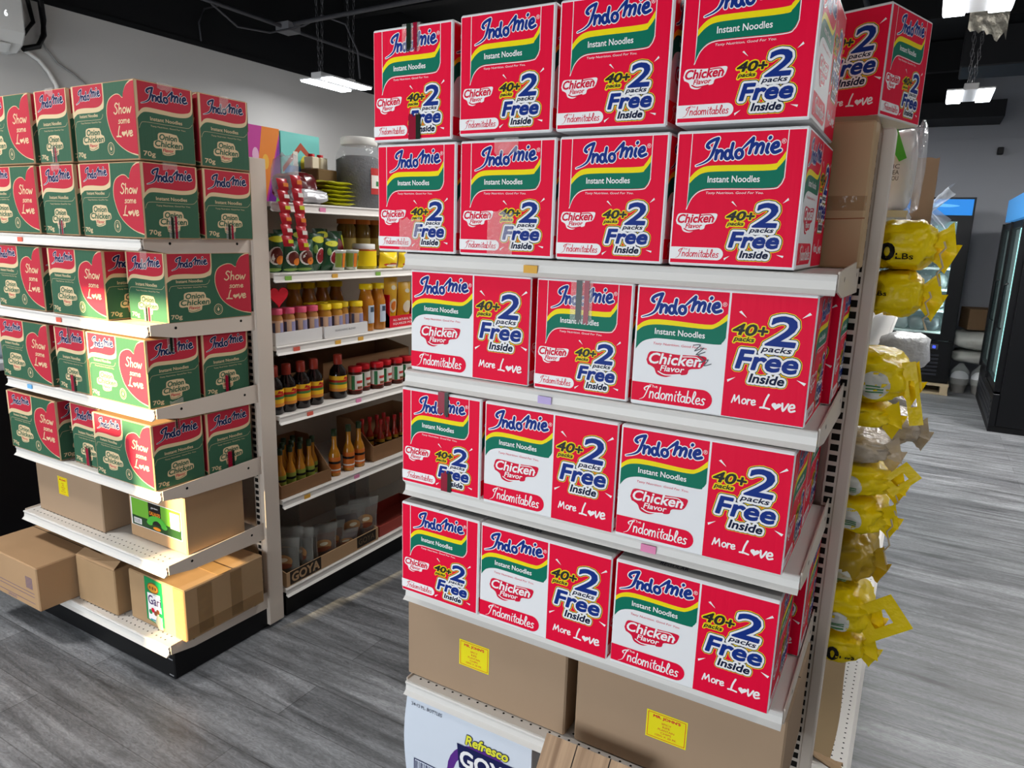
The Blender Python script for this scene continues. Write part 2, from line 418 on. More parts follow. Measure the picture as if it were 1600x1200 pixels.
# ------------------------------------------------------------------ room shell
def floor_material():
    m = bpy.data.materials.new('grey wood plank floor'); m.use_nodes = True; nt = m.node_tree; b = nt.nodes['Principled BSDF']
    tc = nt.nodes.new('ShaderNodeTexCoord')
    br = nt.nodes.new('ShaderNodeTexBrick'); br.inputs['Scale'].default_value = 1.0
    br.inputs['Brick Width'].default_value = 1.22; br.inputs['Row Height'].default_value = 0.178
    br.inputs['Mortar Size'].default_value = 0.0018; br.inputs['Mortar Smooth'].default_value = .2
    br.offset = .37; br.inputs['Bias'].default_value = 0
    br.inputs['Color1'].default_value = lin('#65676a'); br.inputs['Color2'].default_value = lin('#828487'); br.inputs['Mortar'].default_value = lin('#58595b')
    nt.links.new(tc.outputs['Object'], br.inputs['Vector'])
    mp = nt.nodes.new('ShaderNodeMapping'); mp.inputs['Scale'].default_value = (.8, 8, 1); nt.links.new(tc.outputs['Object'], mp.inputs[0])
    n = nt.nodes.new('ShaderNodeTexNoise'); n.inputs['Scale'].default_value = 2.2; n.inputs['Detail'].default_value = 8; n.inputs['Roughness'].default_value = .62; n.inputs['Distortion'].default_value = .9
    nt.links.new(mp.outputs[0], n.inputs['Vector'])
    rp = nt.nodes.new('ShaderNodeValToRGB'); rp.color_ramp.elements[0].position = .30; rp.color_ramp.elements[0].color = (.22, .22, .22, 1)
    rp.color_ramp.elements[1].position = .68; rp.color_ramp.elements[1].color = (1.7, 1.7, 1.7, 1)
    nt.links.new(n.outputs[0], rp.inputs[0])
    mp2 = nt.nodes.new('ShaderNodeMapping'); mp2.inputs['Scale'].default_value = (3, 9, 1); nt.links.new(tc.outputs['Object'], mp2.inputs[0])
    wv = nt.nodes.new('ShaderNodeTexNoise'); wv.inputs['Scale'].default_value = 8; wv.inputs['Detail'].default_value = 6; wv.inputs['Distortion'].default_value = 2.5
    nt.links.new(mp2.outputs[0], wv.inputs['Vector'])
    mx = nt.nodes.new('ShaderNodeMix'); mx.data_type = 'RGBA'; mx.blend_type = 'MULTIPLY'; mx.inputs[0].default_value = .85
    nt.links.new(br.outputs['Color'], mx.inputs[6]); nt.links.new(rp.outputs[0], mx.inputs[7])
    mx2 = nt.nodes.new('ShaderNodeMix'); mx2.data_type = 'RGBA'; mx2.blend_type = 'OVERLAY'; mx2.inputs[0].default_value = .7
    nt.links.new(mx.outputs[2], mx2.inputs[6]); nt.links.new(wv.outputs[0], mx2.inputs[7])
    nt.links.new(mx2.outputs[2], b.inputs['Base Color'])
    b.inputs['Roughness'].default_value = .42; b.inputs['Specular IOR Level'].default_value = .45
    bp = nt.nodes.new('ShaderNodeBump'); bp.inputs['Strength'].default_value = .15; bp.inputs['Distance'].default_value = .004
    nt.links.new(n.outputs[0], bp.inputs['Height']); nt.links.new(bp.outputs[0], b.inputs['Normal'])
    return m

WALL = mat('grey wall paint', '#b9b7b4', .8, bump=.03, bscale=120)
WALLB = mat('blue grey wall paint', '#a2a5ac', .8, bump=.03, bscale=120)
BLACKP = mat('black ceiling paint', '#101113', .85)
BLACKM = mat('black ceiling metal', '#1c1d20', .6)
XL, XR, YF, YB, ZC = -4.55, 3.0, -2.6, 10.0, 3.6
def room():
    f = MB(); f.box(XL - .1, XR + .1, YF - .1, YB + .1, -.1, 0, floor_material()); struct(f.build('floor'))
    c = MB(); c.box(XL - .1, XR + .1, YF - .1, YB + .1, ZC, ZC + .1, BLACKP); struct(c.build('ceiling'))
    w = MB(); w.box(XL - .1, XL, YF, YB, 0, 2.8, WALL); struct(w.build('wall_left'))
    w = MB(); w.box(XL - .1, XL - .004, YF, YB, 2.8, ZC, BLACKP); w.box(XL - .004, XL + .012, YF, YB, 2.8, 2.83, BLACKP); struct(w.build('trim_1'))
    w = MB(); w.box(XL, XR, YB, YB + .1, 0, ZC, WALLB); w.box(XL, XR, YB - .03, YB, 0, 2.81, WALLB); struct(w.build('wall_back'))
    w = MB(); w.box(XR, XR + .1, YF, YB, 0, ZC, WALLB); struct(w.build('wall_right'))
    # shop-front wall behind the camera: kept solid to block sun, stepped gap shaped to cast the patch
    dy = 1.345 - YF; ox = -SUN_DIR.x / SUN_DIR.y * dy; oz = -SUN_DIR.z / SUN_DIR.y * dy
    ax0, ax1, az0, az1 = -2.47 + ox, -2.078 + ox, .90 + oz, 1.37 + oz
    bx0, bz0 = -2.235 + ox, .12 + oz
    w = MB(); t = YF - .1
    w.box(XL, ax0, t, YF, 0, ZC, WALL); w.box(ax1, XR, t, YF, 0, ZC, WALL)
    w.box(ax0, ax1, t, YF, az1, ZC, WALL); w.box(ax0, bx0, t, YF, 0, az0, WALL); w.box(bx0, ax1, t, YF, 0, bz0, WALL)
    struct(w.build('wall_front'))
    # black bulkhead along the back wall and joists under the deck
    w = MB(); w.box(XL, .54, 9.35, YB - .031, 2.96, 3.13, BLACKM); w.box(XL, .16, 9.45, YB - .031, 3.13, ZC, BLACKP); struct(w.build('trim_2'))
    for i, y in enumerate((1.2, 2.9, 4.9, 6.9, 8.6)):
        w = MB(); w.box(XL, XR, y, y + .09, 3.36 if y < 8 else 3.30, 3.58, BLACKP); struct(w.build('trim_%d' % (3 + i)))
    w = MB(); w.box(XL, XL + .015, 5.35, 6.5, 1.5, 2.52, mat('pale wall panel', '#b4b4b4', .7)); struct(w.build('trim_8'))
room()

# ------------------------------------------------------------------ shelving
S_Z = [1.54, 1.267, .992, .708, .436]           # shelf surfaces of the two end units
STK = {'o': mat('orange price sticker', '#d9a441', .6), 'v': mat('violet price sticker', '#b9a6d4', .6), 'p': mat('pink price sticker', '#e58ab2', .6),
       'r': mat('red price sticker', '#d9614f', .6), 'b': mat('blue price sticker', '#6fb0e0', .6), 'g': mat('green price sticker', '#7fae4a', .6)}
LIP = [(-.0081, -.0004), (-.010, -.0012), (-.012, -.004), (-.008, -.012), (-.010, -.026), (-.020, -.034), (-.016, -.036), (-.004, -.030), (-.0081, -.017)]
def shelf_x(parent, x0, x1, yf, yb, z, holes=False, stickers=(), name='shelf'):
    """shelf whose front lip runs along x, front at yf"""
    w = MB()
    w.box(x0, x1, yf + .004, yb, z - .018, z, WHITE_STEEL, .002)
    w.prism([(yf + .012 + a, z + b) for a, b in LIP], 0, x0, x1, WHITE_STEEL)
    for xs, sg in ((x0, -1), (x1, 1)):          # side brackets with two bolt holes
        a, b = (xs - .003, xs) if sg < 0 else (xs, xs + .003)
        w.prism([(yf + .01, z + .004), (yb + .012, z + .018), (yb + .012, z - .052), (yf + .1, z - .045), (yf + .01, z - .03)], 0, a, b, CREAM_STEEL)
        xx = xs + sg * .0034
        for yy in (yf + .1, yb - .05):
            w.add([(xx, yy + p[0], z - .012 + p[1]) for p in ell(0, 0, .005, .005, 8)], [tuple(range(8))], HOLE)
    if holes:
        n = int((x1 - x0 - .04) / .0254)
        for r_ in (0.028, 0.053):
            for i in range(n):
                cx = x0 + .03 + i * .0254
                w.add([(cx + p[0], yf + r_ + p[1], z + .0004) for p in ell(0, 0, .0032, .0032, 6)], [tuple(range(6))], HOLE)
    o = w.build(name, parent)
    for sx, k in stickers:
        t = MB(); t.box(sx - .016, sx + .016, yf - .0005, yf + .0016, z - .028, z - .012, STK[k]); t.build('price_sticker', o)
    return o

def upright(parent, x0, x1, xs0, xs1, y, h):
    """steel upright: plain profile x0..x1 plus a slotted strip xs0..xs1 on its front"""
    w = MB()
    w.box(x0, x1, y, y + .075, .012, h, CREAM_STEEL, .003)
    w.box(xs0, xs1, y, y + .03, .012, h - .01, CREAM_STEEL)
    z = .16
    while z < h - .04:
        w.box(xs0 + (xs1 - xs0) * .16, xs1 - (xs1 - xs0) * .16, y - .0006, y + .001, z, z + .0155, SLOT); z += .0254
    return w.build('upright', parent)

def end_unit(name, label, x0, x1, yf, ux, stickers, depth=.415):
    t = empty(name, (0, 0, 0)); tag(t, label, 'shelf unit', 'end shelving units')
    yb = yf + depth
    for i, z in enumerate(S_Z):
        shelf_x(t, x0, x1, yf, yb - .005, z, holes=(i > 2), stickers=stickers.get(i, ()))
    # uprights
    upright(t, ux - .026, ux, ux - .052, ux - .026, yb + .005, 1.829)
    lx = x0 - (ux - x1)
    upright(t, lx, lx + .026, lx + .026, lx + .052, yb + .005, 1.829)
    w = MB(); w.box(lx + .054, ux - .054, yb + .03, yb + .045, .1, 1.50, CREAM_STEEL); w.build('back_panel', t)
    shelf_x(t, x0, x1, yf - .015, yb - .005, .14, holes=True, name='base_deck')
    w = MB(); w.box(x0 + .01, x1 - .004, yf + .008, yb + .05, 0.0, .10, BLACK_STEEL, .004)
    w.box(x1 - .035, x1 - .012, yf + .0065, yf + .009, .075, .079, mat('bare metal edge', '#8d8d90', .4)); w.box(x1 - .035, x1 - .012, yf + .0065, yf + .009, .012, .016, mat('bare metal edge', '#8d8d90'))
    w.build('kick_plate', t)
    return t
end_unit('end_shelving_unit', 'white steel end shelving unit stacked with red noodle cartons', -1.036, -.122, 1.30, -.084,
         {0: ((-.705, 'o'),), 1: ((-.66, 'v'),), 2: ((-.41, 'p'),)})
end_unit('end_shelving_unit', 'white steel end shelving unit stacked with green noodle cartons', -3.035, -2.112, 1.35, -2.1,
         {0: ((-2.82, 'r'),), 1: ((-2.62, 'r'),), 2: ((-2.87, 'b'),)})

A_Z = [1.682, 1.42, 1.142, .866, .516]
def shelf_y(parent, xl, xb, y0, y1, z, stickers=(), name='shelf'):
    """shelf whose lip runs along y at x=xl; xb is its back edge"""
    sg = 1 if xl > xb else -1; w = MB()
    w.box(min(xl - sg * .004, xb), max(xl - sg * .004, xb), y0, y1, z - .018, z, WHITE_STEEL)
    w.prism([(xl - sg * (.012 + a), z + b) for a, b in LIP], 1, y0, y1, WHITE_STEEL)
    o = w.build(name, parent)
    for sy, k in stickers:
        t = MB(); t.box(xl - .0016, xl + .0005, sy - .016, sy + .016, z - .028, z - .012, STK[k]); t.build('price_sticker', o)
    return o
def run_unit(label, xl, xr, y0, y1, st, rdepth):
    t = empty('shelving_unit'); tag(t, label, 'shelf unit', 'double sided aisle shelving')
    xc = (xl + xr) / 2
    w = MB(); w.box(xc - .012, xc + .012, y0, y1, .1, 1.83, CREAM_STEEL); w.build('back_panel', t)
    for i, z in enumerate(A_Z):
        shelf_y(t, xr - (rdepth if i else -.03 if rdepth else 0), xc + .013, y0 + (.36 if rdepth and i == 0 else 0), y1, z, st.get(i, ()))
        shelf_y(t, xl, xc - .013, y0, y1, z)
    shelf_y(t, xr + (.08 if rdepth else 0), xc + .013, y0, y1, .13, name='base_deck'); shelf_y(t, xl, xc - .013, y0, y1, .13, name='base_deck')
    if rdepth:
        w = MB()
        for r_ in (.02, .045):
            for k in range(60): w.add([(xr + .08 - r_ + p[0], y0 + .02 + k * .0254 + p[1], .1304) for p in ell(0, 0, .0032, .0032, 6)], [tuple(range(6))], HOLE)
        o = w.build('perforation_rows', t)
    w = MB(); w.box(xl + .02, xr - .02, y0 + .01, y1, 0, .094, BLACK_STEEL); w.build('kick_plate', t)
    w = MB(); w.box(xc - .04, xc + .04, y1 - .07, y1 + .005, .02, 1.829, CREAM_STEEL); w.build('upright', t)
    return t
run_unit('double sided aisle shelving holding sauces, jars and spices behind the green cartons', -3.035, -2.098, 1.862, 5.5,
         {0: ((1.93, 'p'), (2.12, 'p')), 1: ((1.93, 'g'), (2.18, 'o'), (2.45, 'g')), 2: ((1.96, 'r'), (2.19, 'o'), (2.33, 'o')), 3: ((2.02, 'r'), (2.31, 'p')), 4: ((1.99, 'o'), (2.29, 'p'))}, 0)
run_unit('double sided aisle shelving with yellow rice sacks behind the red cartons', -1.02, -.082, 1.81, 5.5, {}, .03)

# ------------------------------------------------------------------ noodle cartons
def face_frames(L, W_, H):
    return {'front': ((-L / 2, -W_ / 2, 0), (1, 0, 0), (0, 0, 1), (0, -1, 0), L, H), 'back': ((L / 2, W_ / 2, 0), (-1, 0, 0), (0, 0, 1), (0, 1, 0), L, H),
            'right': ((L / 2, -W_ / 2, 0), (0, 1, 0), (0, 0, 1), (1, 0, 0), W_, H), 'left': ((-L / 2, W_ / 2, 0), (0, -1, 0), (0, 0, 1), (-1, 0, 0), W_, H),
            'top': ((-L / 2, -W_ / 2, H), (1, 0, 0), (0, 1, 0), (0, 0, 1), L, W_)}
def cubic(pts, n=5): return spline(pts, n)
def offer(A, sx, sy, k, L0):
    """the 40+2 Free lettering: sx,sy map its own 0..1 box to face fractions"""
    X = lambda a: sx[0] + (sx[1] - sx[0]) * a
    Y = lambda b: sy[0] + (sy[1] - sy[0]) * b
    g = k
    outs = lambda a: [(a * 1.55, YEL, L0), (a * 1.33, NAVY, L0 + 1), (a * 1.06, WH, L0 + 2)]
    A.text('2', X(.455), X(.865), Y(.57), Y(.985), BLUE, L0 + 4, .12, outs=outs(.0052 * g), bold=.0016 * g)
    A.text('packs', X(.40), X(.83), Y(.445), Y(.55), NAVY, L0 + 3, .25, outs=outs(.0044 * g), bold=.0004 * g)
    A.text('Free', X(.06), X(.93), Y(.19), Y(.46), BLUE, L0 + 4, .18, outs=outs(.0052 * g), bold=.0017 * g)
    A.text('Inside', X(.27), X(.77), Y(.0), Y(.125), NAVY, L0 + 3, .2, outs=outs(.0042 * g), bold=.0008 * g)
    A.text('40', X(-.03), X(.315), Y(.68), Y(.84), DKINK, L0 + 5, .2, outs=[(.0032 * g, YEL, L0)], bold=.0009 * g)
    A.text('+', X(.335), X(.47), Y(.70), Y(.815), DKINK, L0 + 5, .1, outs=[(.0028 * g, YEL, L0)], bold=.0009 * g)
    A.text('packs', X(-.01), X(.29), Y(.565), Y(.655), DKINK, L0 + 5, .25, outs=[(.0026 * g, YEL, L0)], bold=.0003 * g)
def tri(A, a, b, c, m=None, L=2): A.poly([a, b, c], m or WH, L)
def flavour(A, x0, x1, y0, y1, txt, edge, L):
    X = lambda a: x0 + (x1 - x0) * a
    Y = lambda b: y0 + (y1 - y0) * b
    blob = cubic([(0, .62), (.05, .95), (.2, 1.0), (.5, .96), (.7, .98), (.98, 1.0), (1.0, .8), (.93, .52), (.75, .42), (.7, .2), (.5, .12), (.35, .0), (.2, .08), (.14, .32), (.03, .45)])
    A.poly([(X(a), Y(b)) for a, b in spline(blob, 2, True)], edge, L)
    A.text('Chicken', X(.05), X(.93), Y(.50), Y(.93), txt, L + 1, .2, slope=.03, bold=.0007)
    A.text('Flavor', X(.25), X(.66), Y(.23), Y(.46), txt, L + 1, .2, slope=.03, bold=.0003)
    A.ribbon([(X(a) * A.w, Y(b) * A.h) for a, b in cubic([(.22, .2), (.35, .09), (.6, .17)])], .0022, txt, L + 1)
    A.ribbon([(X(a) * A.w, Y(b) * A.h) for a, b in cubic([(.62, .90), (.85, .93), (.94, .72)])], .0018, txt, L + 1)
def banner(A, x0, x1, y0, y1, bg, ink, L):
    h = (y1 - y0) / 2; rx = h * A.h / A.w
    pts = [(x0, y0), (x1 - rx, y0)] + [(x1 - rx + rx * math.cos(t), y0 + h + h * math.sin(t)) for t in [math.radians(-80 + 16 * k) for k in range(11)]] + [(x1 - rx, y1), (x0, y1)]
    A.poly(pts, bg, L)
    w_ = x1 - x0
    script(A, 'Indomitables', x0 + w_ * .15, x1 - w_ * .08, y0 + (y1 - y0) * .22, y0 + (y1 - y0) * .86, ink, L + 1, .10)
    A.text('The', x0 + w_ * .22, x0 + w_ * .33, y0 + (y1 - y0) * .78, y0 + (y1 - y0) * .93, ink, L + 1)

def red_long(A):
    yt = cubic([(.013, .655), (.05, .695), (.103, .72), (.2, .725), (.417, .715), (.48, .735), (.538, .813)])
    yb = cubic([(.013, .613), (.05, .655), (.106, .678), (.2, .685), (.42, .68), (.48, .70), (.538, .76)])
    gb = cubic([(.013, .467), (.05, .53), (.112, .564), (.2, .572), (.481, .566), (.52, .585), (.538, .625)])
    A.poly([(.013, .975), (.013, .655)] + yt[1:] + [(.538, .975)], RED, 0)
    A.poly(yt + yb[::-1], YEL, 0); A.poly(yb + gb[::-1], GRN, 0)
    A.rect(.55, .992, .012, .975, RED, 0)
    logo(A, .04, .505, .735, .935, BLUE, WH, 1)
    A.text('®', .505, .53, .865, .90, WH, 1)
    A.text('Instant Noodles', .125, .42, .605, .652, WH, 1, bold=.0002)
    A.text('Tasty Nutrition. Good For You.', .12, .44, .513, .538, REDINK, 1, .15)
    flavour(A, .085, .437, .26, .462, WH, REDINK, 1)
    banner(A, .005, .493, .036, .194, RED, WH, 1)
    offer(A, (.585, .955), (.305, .83), 1.0, 1)
    script(A, 'More ', .6, .755, .128, .205, WH, 1, .13); script(A, 'L@ve', .765, .945, .115, .225, WH, 1, .12)
    tri(A, (.597, .835), (.61, .845), (.642, .794)); tri(A, (.962, .868), (.972, .852), (.926, .821)); tri(A, (.566, .304), (.57, .285), (.612, .331)); tri(A, (.975, .325), (.983, .345), (.933, .362))
def red_side(A):
    A.rect(.016, .975, .02, .978, RED, 0)
    yt = cubic([(.128, .66), (.18, .71), (.253, .74), (.4, .745), (.742, .746), (.80, .77), (.846, .835)])
    yb = cubic([(.128, .615), (.18, .665), (.25, .695), (.4, .702), (.745, .703), (.80, .725), (.846, .782)])
    gb = cubic([(.122, .44), (.16, .52), (.24, .573), (.4, .58), (.753, .58), (.82, .605), (.846, .655)])
    gw = cubic([(.118, .425), (.16, .512), (.24, .566), (.4, .573), (.753, .573), (.825, .598), (.852, .655)])
    A.ribbon([(p[0] * A.w, p[1] * A.h) for p in gw], .0016, WH, 1)
    for xx, y0 in ((.123, .43), (.851, .65)): A.ribbon([(xx * A.w, y0 * A.h), (xx * A.w, .978 * A.h)], .0014, WH, 1)
    A.poly(yt + yb[::-1], YEL, 2); A.poly(yb + gb[::-1], GRN, 2)
    logo(A, .17, .81, .745, .94, BLUE, WH, 2, grow=.0016)
    A.text('®', .805, .84, .885, .92, WH, 1)
    A.text('Instant Noodles', .273, .672, .622, .668, WH, 3, bold=.0002)
    A.text('Tasty Nutrition. Good For You.', .266, .71, .533, .555, WH, 1, .15)
    flavour(A, .04, .37, .25, .395, REDINK, WH, 1)
    A.rect(.005, .03, .05, .141, WH, 1); banner(A, .012, .445, .048, .141, WH, REDINK, 2)
    offer(A, (.46, .885), (.075, .475), .95, 1)
    for p in (((.473, .48), (.485, .487), (.52, .446)), ((.895, .51), (.903, .495), (.859, .471)), ((.453, .066), (.457, .05), (.498, .086)), ((.9, .085), (.905, .10), (.851, .105))): tri(A, *p)
def red_top(A):
    A.rect(.01, .99, .02, .98, GREY_TOP, 0)
    A.ribbon([(0, A.h * .5), (A.w, A.h * .5)], .0016, DKINK, 1, round_=False)
    for yy in (.2, .7):
        A.text('40 . 2 - 70g', .2, .5, yy, yy + .08, NAVY, 1)
        A.text('REGULAR', .26, .44, yy - .09, yy - .03, NAVY, 1)
        for k in range(3): A.ribbon([(p[0] * A.w, p[1] * A.h) for p in ell(.62 + .11 * k, yy + .02, .04, .05, 14)], .0012, NAVY, 1, closed=True, round_=False)
RL, RW, RH = .322, .222, .236
def red_mesh():
    mb = MB(); mb.box(-RL / 2, RL / 2, -RW / 2, RW / 2, 0, RH, WHITE_PRINT, .003)
    F = face_frames(RL, RW, RH)
    red_long(Art(mb, *F['front'])); red_long(Art(mb, *F['back'])); red_side(Art(mb, *F['right'])); red_side(Art(mb, *F['left'])); red_top(Art(mb, *F['top']))
    return mb.mesh('noodle_carton')

def green_flav(A, x0, x1, y0, y1, L):
    X = lambda a: x0 + (x1 - x0) * a
    Y = lambda b: y0 + (y1 - y0) * b
    blob = [(0, .35), (.02, .58), (.15, .66), (.16, .9), (.3, 1), (.8, .97), (.86, .7), (.98, .62), (1, .4), (.9, .33), (.72, .3), (.7, .1), (.45, 0), (.28, .05), (.26, .28), (.1, .27)]
    A.poly([(X(a), Y(b)) for a, b in spline(blob, 2, True)], TAN, L)
    A.text('Onion', X(.21), X(.80), Y(.68), Y(.93), DKGREEN, L + 1, .15, bold=.0008)
    A.text('Chicken', X(.05), X(.96), Y(.37), Y(.63), DKGREEN, L + 1, .15, bold=.0008)
    A.text('Flavor', X(.3), X(.66), Y(.16), Y(.30), GRED, L + 1, .15, bold=.0003)
    A.ribbon([(X(a) * A.w, Y(b) * A.h) for a, b in [(.28, .1), (.45, .04), (.66, .14)]], .0016, DKGREEN, L + 1)
def green_common(A, s, yt, yb):
    """s scales u of the header; red field over a tan wave over green"""
    A.rect(.015, .985, .018, .985, DKGREEN, 0)
    A.poly([(.0, .99), (.0, yb[0][1])] + yb + [(yb[-1][0], .99)], TAN, 1)
    A.poly([(.03 * s, .985), (.03 * s, yt[0][1])] + yt + [(yt[-1][0], .985)], GRED, 2)
def green_long(A):
    yt = cubic([(.028, .655), (.08, .69), (.199, .70), (.384, .692), (.47, .72), (.505, .78), (.51, .9)])
    yb = cubic([(.0, .57), (.05, .61), (.113, .632), (.38, .632), (.47, .655), (.515, .70), (.525, .9)])
    green_common(A, 1, yt, yb)
    logo(A, .075, .475, .755, .94, GNAVY, WH, 3, grow=.0011)
    A.text('Instant Noodles', .112, .406, .575, .615, TAN, 1, bold=.0002)
    A.ribbon([(p[0] * A.w, p[1] * A.h) for p in cubic([(.03, .46), (.045, .51), (.09, .535), (.375, .535), (.46, .545), (.49, .60)])], .0009, TAN, 1)
    A.text('Tasty Nutrition. Good For You.', .119, .455, .49, .515, TAN, 1)
    green_flav(A, .13, .485, .14, .435, 1)
    A.text('70g', .035, .155, .045, .125, TAN, 1, bold=.0004)
    A.ribbon([(p[0] * A.w, p[1] * A.h) for p in ell(.575, .155, .05, .078, 20)], .002, TAN, 1, closed=True)
    A.ribbon([(p[0] * A.w, p[1] * A.h) for p in ell(.575, .155, .035, .054, 16)], .0008, TAN, 1, closed=True, round_=False)
    A.poly([(.575, .195), (.590, .15), (.575, .125), (.560, .15)], TAN, 1)
    h = cubic([(.985, .99), (.93, .98), (.87, .93), (.83, .85), (.813, .787), (.76, .83), (.695, .835), (.61, .79), (.564, .714), (.548, .60), (.56, .48), (.61, .32), (.69, .21), (.797, .125), (.9, .075), (.985, .05)])
    A.poly(h, TAN, 1)
    A.poly([(.77 + (x - .77) * .965 + (.012 if x > .9 else 0), .52 + (y - .52) * .97) for x, y in h], GRED, 2)
    script(A, 'Show', .665, .93, .59, .72, TAN, 3, .11); script(A, 'some', .72, .90, .465, .55, TAN, 3, .11); script(A, 'L@ve', .69, .93, .30, .43, TAN, 3, .12)
def green_side(A):
    yt = cubic([(.04, .60), (.1, .65), (.2, .672), (.45, .665), (.69, .659), (.85, .675), (.94, .71), (.965, .80)])
    yb = cubic([(.0, .51), (.08, .585), (.18, .615), (.45, .61), (.69, .605), (.88, .625), (.97, .68), (.99, .78)])
    green_common(A, 1.3, yt, yb)
    logo(A, .09, .90, .715, .93, GNAVY, WH, 3, grow=.0011)
    A.text('Instant Noodles', .225, .78, .515, .56, TAN, 1, bold=.0002)
    A.ribbon([(p[0] * A.w, p[1] * A.h) for p in cubic([(.03, .40), (.06, .455), (.13, .485), (.5, .485), (.84, .485), (.92, .50), (.965, .54)])], .0009, TAN, 1)
    A.text('Tasty Nutrition. Good For You.', .221, .839, .43, .455, TAN, 1)
    green_flav(A, .25, .77, .09, .38, 1)
    A.text('70g', .07, .27, .04, .12, TAN, 1, bold=.0004)
GL_, GW, GH = .335, .193, .230
def green_mesh():
    mb = MB(); mb.box(-GL_ / 2, GL_ / 2, -GW / 2, GW / 2, 0, GH, KRAFT, .003)
    F = face_frames(GL_, GW, GH)
    green_long(Art(mb, *F['front'])); green_long(Art(mb, *F['back'])); green_side(Art(mb, *F['right'])); green_side(Art(mb, *F['left']))
    A = Art(mb, *F['top']); A.ribbon([(0, A.h * .5), (A.w, A.h * .5)], .0016, DKINK, 1, round_=False)
    return mb.mesh('noodle_carton')
RED_ME, GREEN_ME = red_mesh(), green_mesh()

def tape(parent, side, L, W_, H, kind, top=True, length=.06, dx=0, width=.05):
    """strip of packing tape lapped over the top (or bottom) edge of one carton face"""
    if side in ('left', 'right'):
        sg = 1 if side == 'right' else -1; f = lambda u, d, z: (sg * (L / 2 + d), sg * (u), z)
        half = L
    else:
        sg = -1 if side == 'front' else 1; f = lambda u, d, z: (-sg * u, sg * (W_ / 2 + d), z)
    w = MB(); z0, z1 = (H - length, H) if top else (0.002, length)
    n = 8; e = .0028
    if kind == 'clear': cols = [(-.5, .5, TAPE)]
    elif kind == 'dark': cols = [(-.5, .5, TAPE), (-.25, .0, TAPE_DK), (.12, .34, TAPE_RD)]
    elif kind == 'red': cols = [(-.5, .1, TAPE_RD), (.1, .45, TAPE_DK)]
    else: cols = [(-.5, .5, TAPE_BR)]
    for k, (a, b, m) in enumerate(cols):
        d = e + k * .0002; u0, u1 = dx + a * width, dx + b * width
        rag = [random.uniform(-.006, .006) for _ in range(n + 1)]
        lo = [f(u0 + (u1 - u0) * i / n, d, z0 + (rag[i] if top else 0)) for i in range(n + 1)]
        hi = [f(u0 + (u1 - u0) * i / n, d, z1 + (0 if top else rag[i])) for i in range(n + 1)]
        w.add(lo + hi, [(i, i + 1, n + 2 + i, n + 1 + i) for i in range(n)], m, False)
        if top:
            p = [f(u0 + (u1 - u0) * i / n, d, z1 + d) for i in range(n + 1)]; q = [f(u0 + (u1 - u0) * i / n, -.05, z1 + d) for i in range(n + 1)]
            w.add(p + q, [(i, i + 1, n + 2 + i, n + 1 + i) for i in range(n)], m)
            w.add(hi + p, [(i, i + 1, n + 2 + i, n + 1 + i) for i in range(n)], m)
    return w.build('packing_tape', parent)

def carton(kind, x0, x1, yf, z, front, label, tapes=(), jit=.012):
    """front: 'long' or 'end' face towards -y; centred between x0 and x1"""
    me, L, W_, H = (RED_ME, RL, RW, RH) if kind == 'red' else (GREEN_ME, GL_, GW, GH)
    o = bpy.data.objects.new('noodle_carton', me); COL.objects.link(o)
    w, d = (L, W_) if front == 'long' else (W_, L)
    o.scale = ((x1 - x0) / w, 1, 1) if front == 'long' else (1, (x1 - x0) / w, 1)
    o.location = ((x0 + x1) / 2, yf + d / 2, z + .0015)
    o.rotation_euler = (0, 0, (0 if front == 'long' else -math.pi / 2) + random.uniform(-jit, jit))
    tag(o, label, 'carton', 'red noodle cartons' if kind == 'red' else 'green noodle cartons')
    fs = 'front' if front == 'long' else 'right'
    for tp in tapes: tape(o, tp.get('side', fs), L, W_, H, tp['k'], tp.get('top', True), tp.get('len', .06), tp.get('dx', 0), tp.get('w', .05))
    return o
T = lambda k, top=True, ln=.06, dx=0, w=.05: dict(k=k, top=top, len=ln, dx=dx, w=w)
